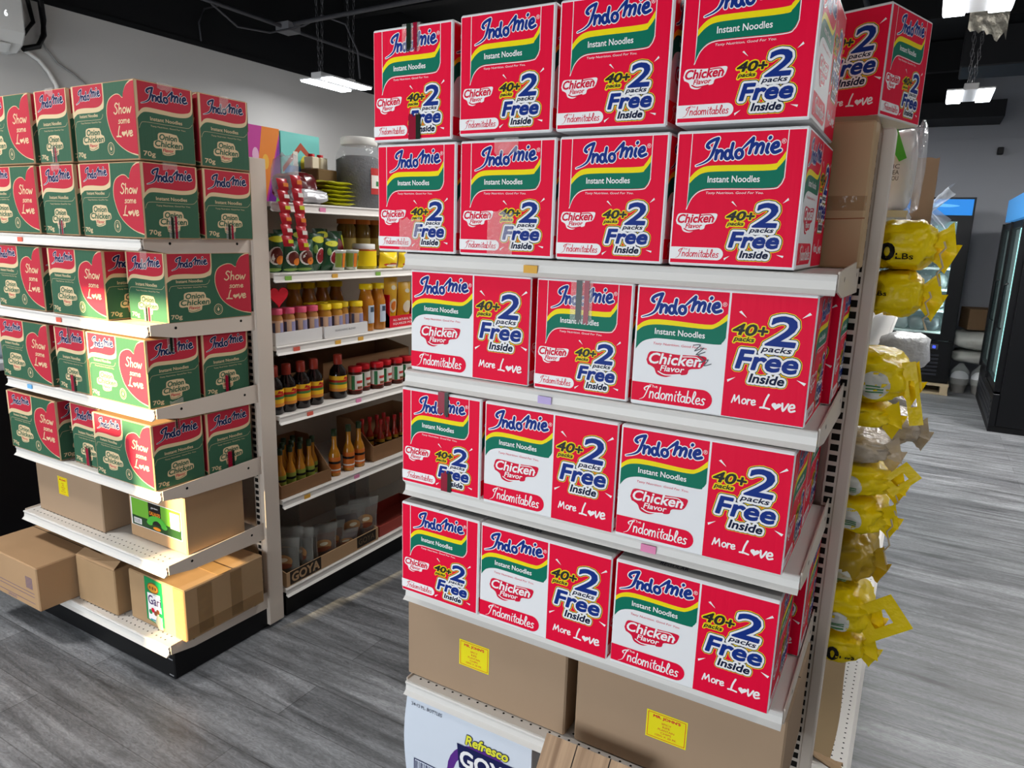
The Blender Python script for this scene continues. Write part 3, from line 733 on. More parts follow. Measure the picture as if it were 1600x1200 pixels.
def red_cartons():
    z1 = S_Z[0] + .002; z0 = z1 + RH + .006
    lab = 'red noodle carton, {} from the sauce aisle, {} row'
    top = [(-1.122, -.905), (-.888, -.668), (-.660, -.436), (-.420, -.192)]
    tp = [[T('dark', True, .05), T('red', False, .055, .01, .035)], [], [], []]
    for i, (a, b) in enumerate(top): carton('red', a, b, 1.30, z0 + (.004 if i else 0), 'end', lab.format(ORD[i], 'topmost'), tp[i], .008)
    sec = [(-1.112, -.893), (-.884, -.655), (-.648, -.424), (-.413, -.189)]
    tp = [[T('clear', False, .075, -.015, .06)], [T('clear', True, .03, .0, .055), T('clear', False, .09, -.01, .06)], [], []]
    for i, (a, b) in enumerate(sec): carton('red', a, b, 1.30, z1, 'end', lab.format(ORD[i], 'second highest'), tp[i], .006)
    z = S_Z[1]
    carton('red', -1.026, -.706, 1.312, z, 'long', lab.format('first', 'middle') + ' over the violet sticker', jit=.008)
    carton('red', -.690, -.476, 1.305, z, 'end', lab.format('second', 'middle') + ', narrow end out', [T('dark', True, .085, -.003, .05)], .008)
    carton('red', -.470, -.145, 1.302, z, 'long', lab.format('third', 'middle') + ', scribbled flavor badge', jit=.004)
    carton('red', -.445, -.128, 1.532, z, 'long', 'red noodle carton stored behind the scribbled one in the middle row', jit=.004)
    z = S_Z[2]
    carton('red', -1.032, -.808, 1.285, z, 'end', lab.format('first', 'fourth') + ', dark tape on its logo', [T('red', True, .05, .01, .03), T('red', False, .05, .02, .03)], .008)
    carton('red', -.797, -.482, 1.282, z, 'long', lab.format('second', 'fourth') + ', creased top edge', jit=.006)
    carton('red', -.476, -.150, 1.280, z, 'long', lab.format('third', 'fourth') + ' beside the bare steel', jit=.006)
    carton('red', -.462, -.152, 1.515, z, 'long', 'red noodle carton stored behind the outermost one of the fourth row', jit=.01)
    z = S_Z[3]
    carton('red', -1.028, -.800, 1.278, z, 'end', lab.format('first', 'lowest') + ', narrow end out', jit=.01)
    carton('red', -.797, -.475, 1.276, z, 'long', lab.format('second', 'lowest') + ', wide face out', jit=.006)
    carton('red', -.468, -.146, 1.276, z, 'long', lab.format('third', 'lowest') + ', nearest the rice sacks', jit=.004)
    carton('red', -.445, -.125, 1.512, z, 'long', 'red noodle carton stored behind the outermost one of the lowest row', jit=.02)
    # marker scribble on the middle-row carton
    o = [k for k in COL.objects if k.get('label', '').endswith('flavor badge')][0]
    mb = MB(); A = Art(mb, *face_frames(RL, RW, RH)['front'])
    A.strokes([[(.36, .545), (.40, .55), (.37, .50), (.42, .53), (.38, .47), (.43, .50)], [(.39, .47), (.43, .43), (.40, .41), (.45, .44), (.43, .39), (.47, .41)]], lambda p: (p[0] * A.w, p[1] * A.h), .0016, mat('grey marker ink', '#55585c', .6), 7)
    mb.build('marker_scribble', o)
    o = carton('red', -.42, -.098, 1.385, 1.80, 'long', 'red noodle carton turned askew above the thin brown box and the sacks', jit=0)
    o.location = (-.243, 2.009, 1.874); o.rotation_euler = (0, 0, -math.radians(20)); o.scale = (1, 1, 1)
red_cartons()

def green_cartons():
    lab = 'green noodle carton, {}, {} row'
    yf = 1.352; z2 = S_Z[0] + .001; z1 = z2 + GH + .004
    for z, r, tp in ((z1, 'topmost', 'clear'), (z2, 'second highest', 'dark')):
        dx = 0 if r == 'topmost' else -.012
        carton('green', -3.005 + dx, -2.668 + dx, yf, z, 'long', lab.format('outermost wide one', r), jit=.004)
        carton('green', -2.632 + dx, -2.440, yf, z, 'end', lab.format('narrow end out', r), [T('dark', False, .05, 0, .03), T('clear', True, .02)], .006)
        carton('green', -2.412, -2.082, yf, z, 'long', lab.format('heart face at the corner', r), [dict(k='dark', side='right', top=False, len=.07, w=.035), dict(k='clear', side='right', top=True, len=.02)] if tp == 'dark' else [dict(k='clear', side='right', len=.02)], .004)
        carton('green', -2.412, -2.082, yf + .213, z, 'long', lab.format('behind the corner one', r), [dict(k=tp, side='right', top=(tp == 'clear'), len=.05, w=.035)], .004)
    z = S_Z[1]
    carton('green', -3.02, -2.70, 1.352, z, 'long', lab.format('outermost wide one', 'third'), jit=.006)
    carton('green', -2.652, -2.325, 1.352, z, 'long', lab.format('half sunlit wide one', 'third'), jit=.004)
    carton('green', -2.315, -2.108, 1.425, z, 'end', lab.format('sunlit narrow end out, heart face towards the aisle', 'third'), [T('clear', True, .055, 0, .035), T('dark', False, .05, .0, .035)], .004)
    z = S_Z[2]
    carton('green', -3.045, -2.70, 1.348, z, 'long', lab.format('outermost wide one', 'fourth'), jit=.004)
    carton('green', -2.662, -2.468, 1.352, z, 'end', lab.format('narrow end out', 'fourth'), [T('dark', True, .05, 0, .02), T('red', False, .06, 0, .03)], .006)
    carton('green', -2.452, -2.122, 1.346, z, 'long', lab.format('sunlit heart face at the corner', 'fourth'), [dict(k='dark', side='right', len=.05, w=.04), dict(k='clear', side='right', top=False, len=.02, w=.05)], .004)
    carton('green', -2.452, -2.122, 1.552, z, 'long', lab.format('behind the corner one', 'fourth'), [dict(k='red', side='right', top=False, len=.07, w=.02)], .004)
    z = S_Z[3]
    carton('green', -3.04, -2.697, 1.345, z, 'long', lab.format('outermost wide one', 'lowest'), jit=.004)
    carton('green', -2.655, -2.464, 1.375, z, 'end', lab.format('narrow end set back', 'lowest'), [T('red', False, .07, 0, .03)], .006)
    carton('green', -2.458, -2.126, 1.345, z, 'long', lab.format('heart face at the corner', 'lowest'), [dict(k='dark', side='right', len=.03, w=.02)], .004)
    carton('green', -2.452, -2.122, 1.549, z, 'long', lab.format('behind the corner one', 'lowest'), [dict(k='red', side='right', top=False, len=.07, w=.03)], .004)
green_cartons()

# ------------------------------------------------------------------ plain brown boxes
def brown_box(name, label, x0, x1, y0, y1, z0, z1, m=KRAFT2, rz=0, flaps=True, group=None, deco=None, tapes=None):
    cx, cy = (x0 + x1) / 2, (y0 + y1) / 2; L, W_, H = x1 - x0, y1 - y0, z1 - z0
    mb = MB(); mb.box(-L / 2, L / 2, -W_ / 2, W_ / 2, 0, H, m, .004)
    F = face_frames(L, W_, H)
    A = Art(mb, *F['top'])
    if flaps: A.ribbon([(0, A.h * .5), (A.w, A.h * .5)], .003, DKINK, 0, round_=False)
    if deco: deco(mb, F)
    o = mb.build(name); o.location = (cx, cy, z0 + .001); o.rotation_euler = (0, 0, rz)
    tag(o, label, 'box', group)
    return o, F
STICK_Y = mat('yellow paper sticker', '#efe015', .5)
def snack_sticker(o, F, u0, u1, v0, v1):
    mb = MB(); A = Art(mb, *F['front'])
    A.rect(u0, u1, v0, v1, STICK_Y, 1)
    a, b, c, d = u0 * A.w + .004, u1 * A.w - .004, v0 * A.h + .004, v1 * A.h - .004
    A.ribbon([(a, c), (b, c), (b, d), (a, d)], .0012, REDINK, 2, closed=True)
    w = u1 - u0; h = v1 - v0
    A.text("MR. JOHN'S", u0 + w * .17, u0 + w * .83, v0 + h * .76, v0 + h * .88, REDINK, 2, bold=.0004)
    for i, (t, e) in enumerate((('SPICY', .12), ('RIPE', .09), ('PLANTAIN', .2), ('CHIPS', .13), ('100G X 20 PK', .26))):
        A.text(t, u0 + w * (.5 - e), u0 + w * (.5 + e), v0 + h * (.60 - .115 * i), v0 + h * (.67 - .115 * i), REDINK, 2)
    s = mb.build('yellow_label', o); s['label'] = 'yellow printed label with red lettering'
o, F = brown_box('snack_carton', 'plain brown carton with yellow sticker, below the violet sticker on the lowest shelf', -1.052, -.590, 1.332, 1.66, S_Z[4], .672, group='plain snack cartons')
snack_sticker(o, F, .355, .545, .36, .66)
o, F = brown_box('snack_carton', 'plain brown carton with yellow sticker beside the slotted post', -.566, -.114, 1.335, 1.66, S_Z[4], .672, group='plain snack cartons')
snack_sticker(o, F, .375, .575, .36, .64)
o, F = brown_box('snack_carton', 'plain brown carton with yellow sticker under the green cartons', -3.0, -2.553, 1.40, 1.70, S_Z[4], .668, group='plain snack cartons')
snack_sticker(o, F, .35, .50, .42, .74)

def callaloo(mb, F):
    A = Art(mb, *F['front']); LG = mat('lime label print', '#6fae35', .35); DG = mat('deep green label print', '#20421e', .35); BK = mat('black label print', '#15120f', .35)
    OR = mat('orange ink', '#e88a1a', .4); LF = mat('leaf green ink', '#4fb53a', .4)
    A.rect(.03, .93, .22, .72, WH, 0); A.rect(.05, .92, .23, .71, LG, 1); A.rect(.05, .92, .23, .40, DG, 2); A.rect(.36, .58, .34, .71, BK, 3)
    A.text('CALLALOO', .375, .565, .50, .56, OR, 4, bold=.0005); A.text('garden', .41, .53, .61, .65, WH, 4); A.text('leaf', .43, .51, .44, .475, WH, 4)
    for k in range(9):
        a = math.radians(20 * k + 10); A.poly([(.5 + .13 * math.cos(a) + p[0], .33 + .13 * math.sin(a) + p[1]) for p in ell(0, 0, .055, .045, 10)], LF, 4 + k % 3)
    A.poly(ell(.5, .28, .07, .03, 12), OR, 8)
    A.rect(.74, .90, .38, .66, WH, 3); A.rect(.08, .22, .26, .36, WH, 3)
    for k in range(9): A.rect(.09 + k * .0135, .096 + k * .0135, .27, .35, DKINK, 4)
    for k in range(7): A.rect(.755, .885, .41 + k * .035, .417 + k * .035, DKINK, 4)
    st = [[(.10, .92), (.12, .78), (.16, .9)], [(.18, .9), (.2, .78), (.24, .78)], [(.11, .83), (.2, .84)], [(.27, .9), (.26, .78), (.31, .8)], [(.33, .9), (.36, .79), (.39, .91)], [(.12, .97), (.2, .96), (.3, .98)]]
    A.strokes(st, lambda p: (p[0] * A.w, p[1] * A.h), .0024, DKINK, 1)
brown_box('callaloo_box', 'brown box with green leaf label on the perforated shelf', -2.462, -2.132, 1.45, 1.70, S_Z[4], .655, KRAFT, deco=callaloo)
def gari(mb, F):
    A = Art(mb, *F['front']); PU = mat('purple ink', '#4a2a63', .5); BR = mat('brown ink', '#8a4b24', .5); GR = mat('bright green label', '#158a4c', .45)
    A.poly([(.30, .12), (.62, .06), (.62, .97), (.30, .99)], GR, 0); A.poly([(.335, .14), (.585, .09), (.57, .70), (.34, .68)], WH, 1)
    A.poly(ell(.45, .80, .10, .105, 20), BR, 2); A.poly(ell(.45, .80, .085, .085, 20), mat('gold ink', '#d99a2b', .4), 3)
    for k in range(3): A.poly(ell(.40 + k * .05, .80, .017, .035, 10), BR, 4)
    A.text('Gari', .352, .575, .46, .64, PU, 2, bold=.0008); A.text('white', .44, .56, .66, .69, GR, 2)
    for k, c in enumerate((GR, REDINK, BR, BR, GR)): A.poly(ell(.38 + .045 * k, .30 + .05 * (k % 2), .03, .05, 10), c, 3 + k % 2)
    A.rect(.37, .52, .13, .16, mat('teal ink', '#1c8fa0', .4), 2)
    A.poly([(.5, .30), (.56, .27), (.6, .03), (.52, .0), (.46, .12)], mat('masking tape', '#c9c2a0', .6), 6)
o, F = brown_box('gari_box', 'worn brown taped box with Gari label at the corner of base deck', -2.408, -2.085, 1.392, 1.735, .14, .337, KRAFT_D, deco=gari)
w = MB(); L_, W_, H_ = .323, .343, .197
for (a, b) in ((-.12, -.06), (.02, .07)): w.box(L_ / 2 + .0005, L_ / 2 + .001, a, b, .01, H_ - .01, TAPE_BR)
w.box(-L_ / 2, L_ / 2, -.03, .03, H_ + .0012, H_ + .0016, mat('tan packing tape', '#a5855c', .35)); w.box(L_ / 2 + .0005, L_ / 2 + .001, -.165, .165, .001, .05, TAPE_BR); w.box(L_ / 2 - .06, L_ / 2, -W_ / 2 - .001, -W_ / 2 - .0005, .001, H_, TAPE_BR)
w.build('packing_tape', o)
def print_side(mb, F):
    A = Art(mb, *F['front']); P = mat('faded violet ink', '#6a5a78', .6)
    for k in range(9): A.rect(.80 + k * .013, .807 + k * .013, .45, .72, P, 0)
    for y in (.36, .28, .13): A.rect(.02, .93, y, y + .012, P, 0)
    A.text('SPRING', .45, .6, .05, .11, P, 0); A.rect(.02, .07, .62, .85, P, 0); A.rect(.03, .06, .66, .81, KRAFT, 1)
brown_box('cardboard_box', 'big light brown box overhanging the base deck, beside the black freezer', -3.13, -2.715, 1.225, 1.62, .1405, .318, KRAFT, deco=print_side)
o, F = brown_box('cardboard_box', 'worn brown box between the Gari box and the overhanging one', -2.70, -2.452, 1.362, 1.62, .14, .325, KRAFT_D, rz=.01)
w = MB()
w.add([(-.124, -.129, .186), (.10, -.129, .186), (.09, -.10, .205), (-.124, -.09, .203)], [(0, 1, 2, 3)], KRAFT); w.add([(-.03, -.13, .187), (.124, -.13, .187), (.124, -.10, .212), (-.02, -.08, .206)], [(0, 1, 2, 3)], KRAFT)
w.build('flap', o)
PALE = mat('pale brown carton board', '#bd9f79', .7, bump=.1, bscale=6, var=.06, vscale=6)
brown_box('cardboard_box', 'tall thin brown box standing behind the second row of red cartons', -.405, -.113, 1.643, 1.693, S_Z[0], 1.832, PALE, rz=-math.radians(5.5),
          deco=lambda mb, F: (Art(mb, *F['front']).rect(.0, 1, .40, .50, TAPE_BR, 0), Art(mb, *F['front']).ribbon([(0, .098), (.24, .10), (.292, .102)], .002, mat('brown ink', '#8a4b24', .5), 1)))
brown_box('cardboard_box', 'brown box carrying the askew red carton behind the thin box', -.42, -.128, 1.83, 2.13, 1.422, 1.872, KRAFT2)
def goya_white():
    L, W_, H = .372, .30, .262; mb = MB(); BW = mat('bluish white carton', '#d5dce6', .5, bump=.05, bscale=10)
    def side(u, v):
        return (-L / 2 + L * u - .012 * math.sin(math.pi * v) * (1 - u) ** 4, -W_ / 2 - .0015 * math.sin(math.pi * u) * math.sin(math.pi * v), H * v)
    mb.box(-L / 2 + .004, L / 2, -W_ / 2 + .002, W_ / 2, 0, H, BW, .004); mb.grid(side, 14, 10, BW)
    PUR = mat('violet print', '#5b2a86', .4); GY = mat('lemon print', '#e6e23a', .4); NV = mat('deep blue print', '#141a4e', .4)
    A = Art(mb, (-L / 2, -W_ / 2 - .0017, 0), (1, 0, 0), (0, 0, 1), (0, -1, 0), L, H)
    R_ = lambda cx, cy, r: [(cx + p[0], cy + p[1] * L / H) for p in ell(0, 0, r, r, 28)]
    A.poly(R_(.62, .36, .27), PUR, 0); A.poly(R_(.655, .32, .255), BW, 1); A.poly(R_(.70, .42, .22), PUR, 2)
    A.poly([(.43, .12), (.90, .12), (.92, .40), (.40, .40)], GY, 3)
    A.poly([(.45, .44), (.93, .44), (.90, .70), (.43, .70)], NV, 4)
    A.text('GOYA', .46, .90, .475, .645, WH, 5, bold=.002); A.text('Refresco', .50, .83, .73, .83, GY, 5, .2, bold=.0012, outs=[(.003, NV, 4)])
    A.text('Grape', .50, .88, .17, .35, NV, 5, .1, bold=.002, outs=[(.0035, GY, 4)])
    A.text('24-12 FL. BOTTLES', .04, .30, .90, .935, NAVY, 1)
    A.rect(.06, .30, .12, .30, NV, 0); A.rect(.07, .29, .13, .29, BW, 1)
    for k in range(14): A.rect(.075 + k * .0152, .081 + k * .0152 + .004 * (k % 3 == 0), .14, .28, NV, 2)
    o = mb.build('drink_carton'); o.location = (-.842, 1.30 + W_ / 2, .1405); tag(o, 'white drink carton with violet and yellow grape logo on the base deck', 'carton')
goya_white()
def wood_box():
    m = bpy.data.materials.new('wood grain carton print'); m.use_nodes = True; nt = m.node_tree; b = nt.nodes['Principled BSDF']
    tc = nt.nodes.new('ShaderNodeTexCoord'); mp = nt.nodes.new('ShaderNodeMapping'); mp.inputs['Scale'].default_value = (14, .6, .6); nt.links.new(tc.outputs['Object'], mp.inputs[0])
    n = nt.nodes.new('ShaderNodeTexNoise'); n.inputs['Scale'].default_value = 3; n.inputs['Detail'].default_value = 6; n.inputs['Distortion'].default_value = 1.2; nt.links.new(mp.outputs[0], n.inputs['Vector'])
    r = nt.nodes.new('ShaderNodeValToRGB'); r.color_ramp.elements[0].position = .3; r.color_ramp.elements[0].color = lin('#8f6f52'); r.color_ramp.elements[1].position = .7; r.color_ramp.elements[1].color = lin('#c9a784')
    nt.links.new(n.outputs[0], r.inputs[0]); nt.links.new(r.outputs[0], b.inputs['Base Color']); b.inputs['Roughness'].default_value = .6
    mb = MB(); x0, x1 = -.60, -.375
    top = [(1.262, .490), (1.10, .30), (1.10, .001), (1.262, .001)]
    mb.prism(top, 0, x0, x1, m)
    for k in (.33, .68):
        x = x0 + (x1 - x0) * k
        mb.add([(x, 1.2618, .4908), (x + .002, 1.2618, .4908), (x + .002, 1.0995, .301), (x, 1.0995, .301)], [(0, 1, 2, 3)], DKINK)
    o = mb.build('wood_print_box'); tag(o, 'wood grain printed box leaning out before the lowest shelf of red cartons', 'box')
wood_box()
def torn_flap():
    mb = MB()
    def fn(u, v):
        x = -.10 + .085 * u + .012 * noise.noise((u * 6, v * 6, 1)); y = 1.83 + .14 * v; z = .165 + .10 * (1 - v) * (1 - .4 * u) + .012 * noise.noise((u * 5, v * 7, 3))
        return (x, y, z)
    mb.grid(fn, 8, 14, KRAFT_D)
    mb.grid(lambda u, v: (fn(u, v)[0], fn(u, v)[1], fn(u, v)[2] - .003), 8, 14, KRAFT_D)
    o = mb.build('cardboard_sheet'); tag(o, 'torn bent cardboard lying on the perforated base deck below the sacks', 'cardboard')
torn_flap()
def paper():
    mb = MB(); m = mat('brown wrapping paper', '#97805f', .8, bump=.1, bscale=8)
    mb.grid(lambda u, v: (-.20 + .150 * u + .006 * math.sin(6 * v), 1.99 + .75 * v, .137 + .02 * (1 - u) + .004 * noise.noise((u * 4, v * 6, 2))), 8, 14, m)
    o = mb.build('wrapping_paper'); tag(o, 'sheet of brown paper lying along the perforated base deck', 'paper')
paper()

# ------------------------------------------------------------------ sauce aisle goods (shelf fronts face +x)
def goods(name, label, cat, group, loc): 
    o = empty(name, loc); tag(o, label, cat, group); return o
def row(proto, ys, x, z, label, group, dxs=None):
    """copies of one thing along a shelf"""
    for i, y in enumerate(ys):
        o = proto if i == 0 else copy_tree(proto)
        o.location = (x + (dxs[i] if dxs else 0), y, z + .001); o['label'] = label.format(ORD[i]); o['group'] = group
        o.rotation_euler = (0, 0, random.uniform(-.15, .15))
GLASS_DK = mat('dark sauce', '#120706', .08, spec=.6)
def band(mb, r, z0, z1, m, n=20): mb.lathe([(r, z0), (r, z1)], (0, 0, 0), m, n)
def sauce_bottle():
    mb = MB(); mb.lathe([(.034, 0), (.038, .004), (.038, .10), (.034, .122), (.018, .145), (.016, .16)], (0, 0, 0), GLASS_DK, 20)
    o = mb.build('sauce_bottle')
    c = MB(); c.lathe([(.0185, .148), (.0185, .188), (.016, .191), (0, .191)], (0, 0, 0), mat('brick red cap', '#9c3322', .4), 16); c.build('cap', o)
    l = MB(); LR = mat('sauce label red', '#b1261a', .4); LY = mat('sauce label yellow', '#e9b52a', .4); LO = mat('sauce label orange', '#d98a3a', .4); LG = mat('sauce label green', '#4c7a3c', .4)
    band(l, .0384, .032, .045, LO); band(l, .0385, .045, .062, LY); band(l, .0384, .062, .072, LG); band(l, .0385, .072, .082, LR); band(l, .0384, .082, .10, LY)
    l.add([(.0392 * math.cos(t), .0392 * math.sin(t), z) for t, z in ((-.5, .074), (.1, .085), (.5, .078), (.45, .092), (-.1, .097))], [(0, 1, 2, 3, 4)], LR)
    l.build('label', o); tag(o, 'x', 'bottle'); return o
row(sauce_bottle(), [1.886, 1.952, 2.028, 2.1, 2.243], -2.155, A_Z[3], 'dark sauce bottle with red cap, {} from the end post', 'dark sauce bottles')
def jar(name, r, h, body, cap, capr, lab, lz, caph=.022, neck=.85):
    mb = MB(); mb.lathe([(r * .94, 0), (r, .004), (r, h - caph - .016), (r * neck, h - caph - .004), (r * neck, h - caph)], (0, 0, 0), body, 18)
    o = mb.build(name)
    c = MB(); c.lathe([(capr, h - caph), (capr, h - .002), (capr * .95, h), (0, h)], (0, 0, 0), cap, 18); c.build('lid', o)
    l = MB()
    for z0, z1, m in lz: band(l, r + .0006, z0, z1, m, 18)
    if lab: lab(l, r)
    l.build('label', o); tag(o, 'x', 'jar'); return o
SPICE = mat('brown red spice', '#4a1d12', .3); LW = mat('label white', '#ded9d0', .45); LRED = mat('label red', '#c03330', .45); LGRN = mat('label green', '#2f7a48', .45)
def seas_lab(l, r):
    for a0, a1, z0, z1, m in ((-.5, .5, .05, .062, LRED), (-1.2, -.75, .02, .085, LGRN), (-.4, .45, .024, .036, mat('label brown', '#7d4a2c', .5))):
        n = 6; v = [((r + .0012) * math.cos(a0 + (a1 - a0) * i / n), (r + .0012) * math.sin(a0 + (a1 - a0) * i / n), z) for z in (z0, z1) for i in range(n + 1)]
        l.add(v, [(i, i + 1, n + 2 + i, n + 1 + i) for i in range(n)], m)
row(jar('seasoning_jar', .033, .122, SPICE, mat('red jar lid', '#c01822', .35), .031, seas_lab, [(.018, .022, LRED), (.022, .088, LW)]),
    [2.345, 2.42, 2.492, 2.562, 2.634, 2.705], -2.15, A_Z[3], 'red lidded seasoning jar, {} from the dark sauce bottles', 'red lidded seasoning jars', [0, -.02, 0, -.01, 0, 0])
def tray(name, label, x0, x1, y0, y1, z, hf, hb, m, thick=.004, deco=None, group=None):
    """open tray: low front on the aisle side (x1), sides rise to the back"""
    mb = MB(); mb.box(x0, x1, y0, y1, z + .001, z + .004, m)
    mb.box(x1 - thick, x1, y0, y1, z + .004, z + hf, m); mb.box(x0, x0 + thick, y0, y1, z + .004, z + hb, m)
    for y in (y0, y1 - thick): mb.prism([(x0 + thick, z + .004), (x1 - thick, z + .004), (x1 - thick, z + hf), (x0 + thick + (x1 - x0) * .35, z + hb), (x0 + thick, z + hb)], 1, y, y + thick, m)
    if deco: deco(mb)
    o = mb.build(name); tag(o, label, 'tray', group); return o
# mixed shelf three: spice jars in white trays, oil bottles, red display
TW = mat('white tray board', '#dcdad8', .55)
tray('display_tray', 'white shrink wrapped tray of pink lidded jars', -2.25, -2.112, 1.868, 2.113, A_Z[2], .05, .05, TW, group='white jar trays')
tray('display_tray', 'white tray of yellow lidded jars with printed line', -2.25, -2.108, 2.126, 2.386, A_Z[2], .05, .05, TW,
     deco=lambda mb: Art(mb, (-2.108, 2.126, A_Z[2]), (0, 1, 0), (0, 0, 1), (1, 0, 0), .26, .05).text('SEASONING BLEND', .22, .7, .5, .66, mat('grey ink', '#7c7c80', .6), 1), group='white jar trays')
LV = mat('label violet grey', '#8d88a8', .45); LPK = mat('label peach', '#d8b294', .45)
def spice_lab(l, r):
    n = 4
    for a0, a1, m in ((-.2, .9, LV), (-1.3, -.9, mat('label slate', '#4b4a60', .45))):
        v = [((r + .0012) * math.cos(a0 + (a1 - a0) * i / n), (r + .0012) * math.sin(a0 + (a1 - a0) * i / n), z) for z in (.022, .082) for i in range(n + 1)]
        l.add(v, [(i, i + 1, n + 2 + i, n + 1 + i) for i in range(n)], m)
pj = jar('spice_jar', .027, .135, mat('tan spice', '#a8703c', .35), mat('pink jar lid', '#d2506e', .4), .027, spice_lab, [(.012, .09, LPK)])
row(pj, [1.90, 1.962, 2.025, 2.087], -2.145, A_Z[2] + .004, 'pink lidded spice jar in white tray, {} from the end post', 'pink lidded spice jars')
pj2 = jar('spice_jar', .031, .135, mat('ochre spice', '#b07a28', .35), mat('yellow jar lid', '#e8c61c', .4), .031, spice_lab, [(.012, .085, LPK)])
row(pj2, [2.163, 2.228, 2.293, 2.356], -2.15, A_Z[2] + .004, 'yellow lidded spice jar in white tray, {} from the pink lids', 'yellow lidded spice jars', [0, 0, -.025, 0])
for i, y in enumerate((2.16, 2.225, 2.29)):
    o = copy_tree(pj2); o.location = (-2.214, y - .01, A_Z[2] + .005); o['label'] = 'yellow lidded spice jar hidden in the back row, %s from the pink lids' % ORD[i]
def oil_bottle():
    mb = MB(); m = mat('amber mustard', '#b8741a', .12, spec=.6)
    mb.lathe([(.032, 0), (.036, .004), (.036, .13), (.03, .15), (.024, .176), (.024, .186)], (0, 0, 0), m, 18)
    o = mb.build('sauce_bottle')
    c = MB(); c.lathe([(.030, .186), (.030, .209), (0, .211)], (0, 0, 0), mat('yellow bottle cap', '#eccb14', .4), 18); c.build('cap', o)
    l = MB(); n = 5
    for r, a0, a1, z0, z1, m in ((.0366, -.5, .8, .035, .115, mat('pale blue label', '#b9c3cf', .45)), (.0370, -.2, .5, .085, .108, mat('dark label', '#3b4a5a', .45))):
        v = [(r * math.cos(a0 + (a1 - a0) * i / n), r * math.sin(a0 + (a1 - a0) * i / n), z) for z in (z0, z1) for i in range(n + 1)]
        l.add(v, [(i, i + 1, n + 2 + i, n + 1 + i) for i in range(n)], m)
    l.build('label', o); tag(o, 'x', 'bottle'); return o
ob = oil_bottle()
row(ob, [2.435, 2.515], -2.16, A_Z[2], 'amber bottle with yellow cap in the front row, {} from the yellow lidded jars', 'amber bottles with yellow caps')
for i, y in enumerate((2.20, 2.285, 2.37, 2.455)):
    o = copy_tree(ob); o.location = (-2.36, y, A_Z[2] + .001); o['label'] = 'amber bottle with yellow cap in the shaded back row, %s from the end post' % ORD[i]
RDISP = mat('bright red display card', '#c8102a', .45)
def red_display():
    o = tray('display_box', 'bright red display box holding yellow sauce pouches', -2.30, -2.128, 2.563, 2.80, A_Z[2], .055, .16, RDISP,
             deco=lambda mb: (mb.box(-2.30, -2.13, 2.563, 2.567, A_Z[2] + .004, A_Z[2] + .155, RDISP), [Art(mb, (-2.128, 2.563, A_Z[2]), (0, 1, 0), (0, 0, 1), (1, 0, 0), .237, .055).text(t, .1, .9, v, v + .2, WH, 1) for t, v in (('ALL NATURAL FLAVOR', .55), ('SQUEEZE POUCH', .2))]))
red_display()
def pouch(name, label, cat, group, w, h, d, m, decos, loc, lean=0, rz=0, parts=()):
    """upright filled pouch facing +x; decos: (u,v,ru,rv,mat) ellipses printed on its front"""
    def F(u, v, s=1):
        b = (max(0, math.sin(math.pi * u)) ** .6) * (max(0, math.sin(math.pi * min(1, v * .93 + .03))) ** .55)
        wr = .004 * noise.noise((u * 7 + loc[1] * 9, v * 7, s + loc[2]))
        return (s * (d / 2 * b + wr * b), (u - .5) * w * (1 - .10 * math.sin(math.pi * v)), v * h)
    mb = MB(); mb.grid(lambda u, v: F(u, v, 1), 10, 12, m); mb.grid(lambda u, v: F(1 - u, v, -1), 10, 12, m)
    for k, (cu, cv, ru, rv, dm) in enumerate(decos):
        vs = [(cu, cv)]; fs = []
        for q in (.5, 1.0):
            for t in range(16): vs.append((cu + ru * q * math.cos(t * math.pi / 8), cv + rv * q * math.sin(t * math.pi / 8)))
        for t in range(16):
            fs.append((0, 1 + t, 1 + (t + 1) % 16)); fs.append((1 + t, 17 + t, 17 + (t + 1) % 16, 1 + (t + 1) % 16))
        P = []
        for u, v in vs:
            x, y, z = F(min(.98, max(.02, u)), min(.98, max(.02, v))); P.append((x + .0012 + .0006 * k, y, z))
        mb.add(P, fs, dm, True)
    o = mb.build(name); o.location = loc; o.rotation_euler = (0, -lean, rz); tag(o, label, cat, group); return o
YP = mat('yellow pouch print', '#e3ae1d', .35, spec=.6); CRM = mat('cream print', '#e6dcc0', .4); ORN = mat('orange print', '#dd7a26', .4)
pouch('sauce_pouch', 'tall yellow sauce pouch at the near end of red display', 'pouch', 'yellow sauce pouches', .10, .225, .05, YP, [(.5, .80, .17, .05, CRM), (.5, .42, .3, .15, CRM), (.5, .42, .2, .10, ORN), (.5, .18, .35, .02, mat('brown print', '#7a4a14', .4))], (-2.19, 2.63, A_Z[2] + .006), -.06)
pouch('sauce_pouch', 'yellow sauce pouch deeper inside the red display', 'pouch', 'yellow sauce pouches', .10, .20, .05, YP, [(.5, .8, .17, .05, CRM), (.5, .42, .3, .15, CRM)], (-2.19, 2.735, A_Z[2] + .006), -.06)
def heart_sign():
    mb = MB(); c = (-2.118, 1.893, 1.333)
    pts = [(c[1] + .0052 * hx, c[2] + .0048 * hy) for hx, hy in heart_pts()]
    mb.prism(pts, 0, c[0], c[0] + .006, mat('red felt', '#c80f25', .7))
    o = mb.build('heart_ornament'); tag(o, 'flat red heart ornament stuck on the end post', 'ornament')
heart_sign()
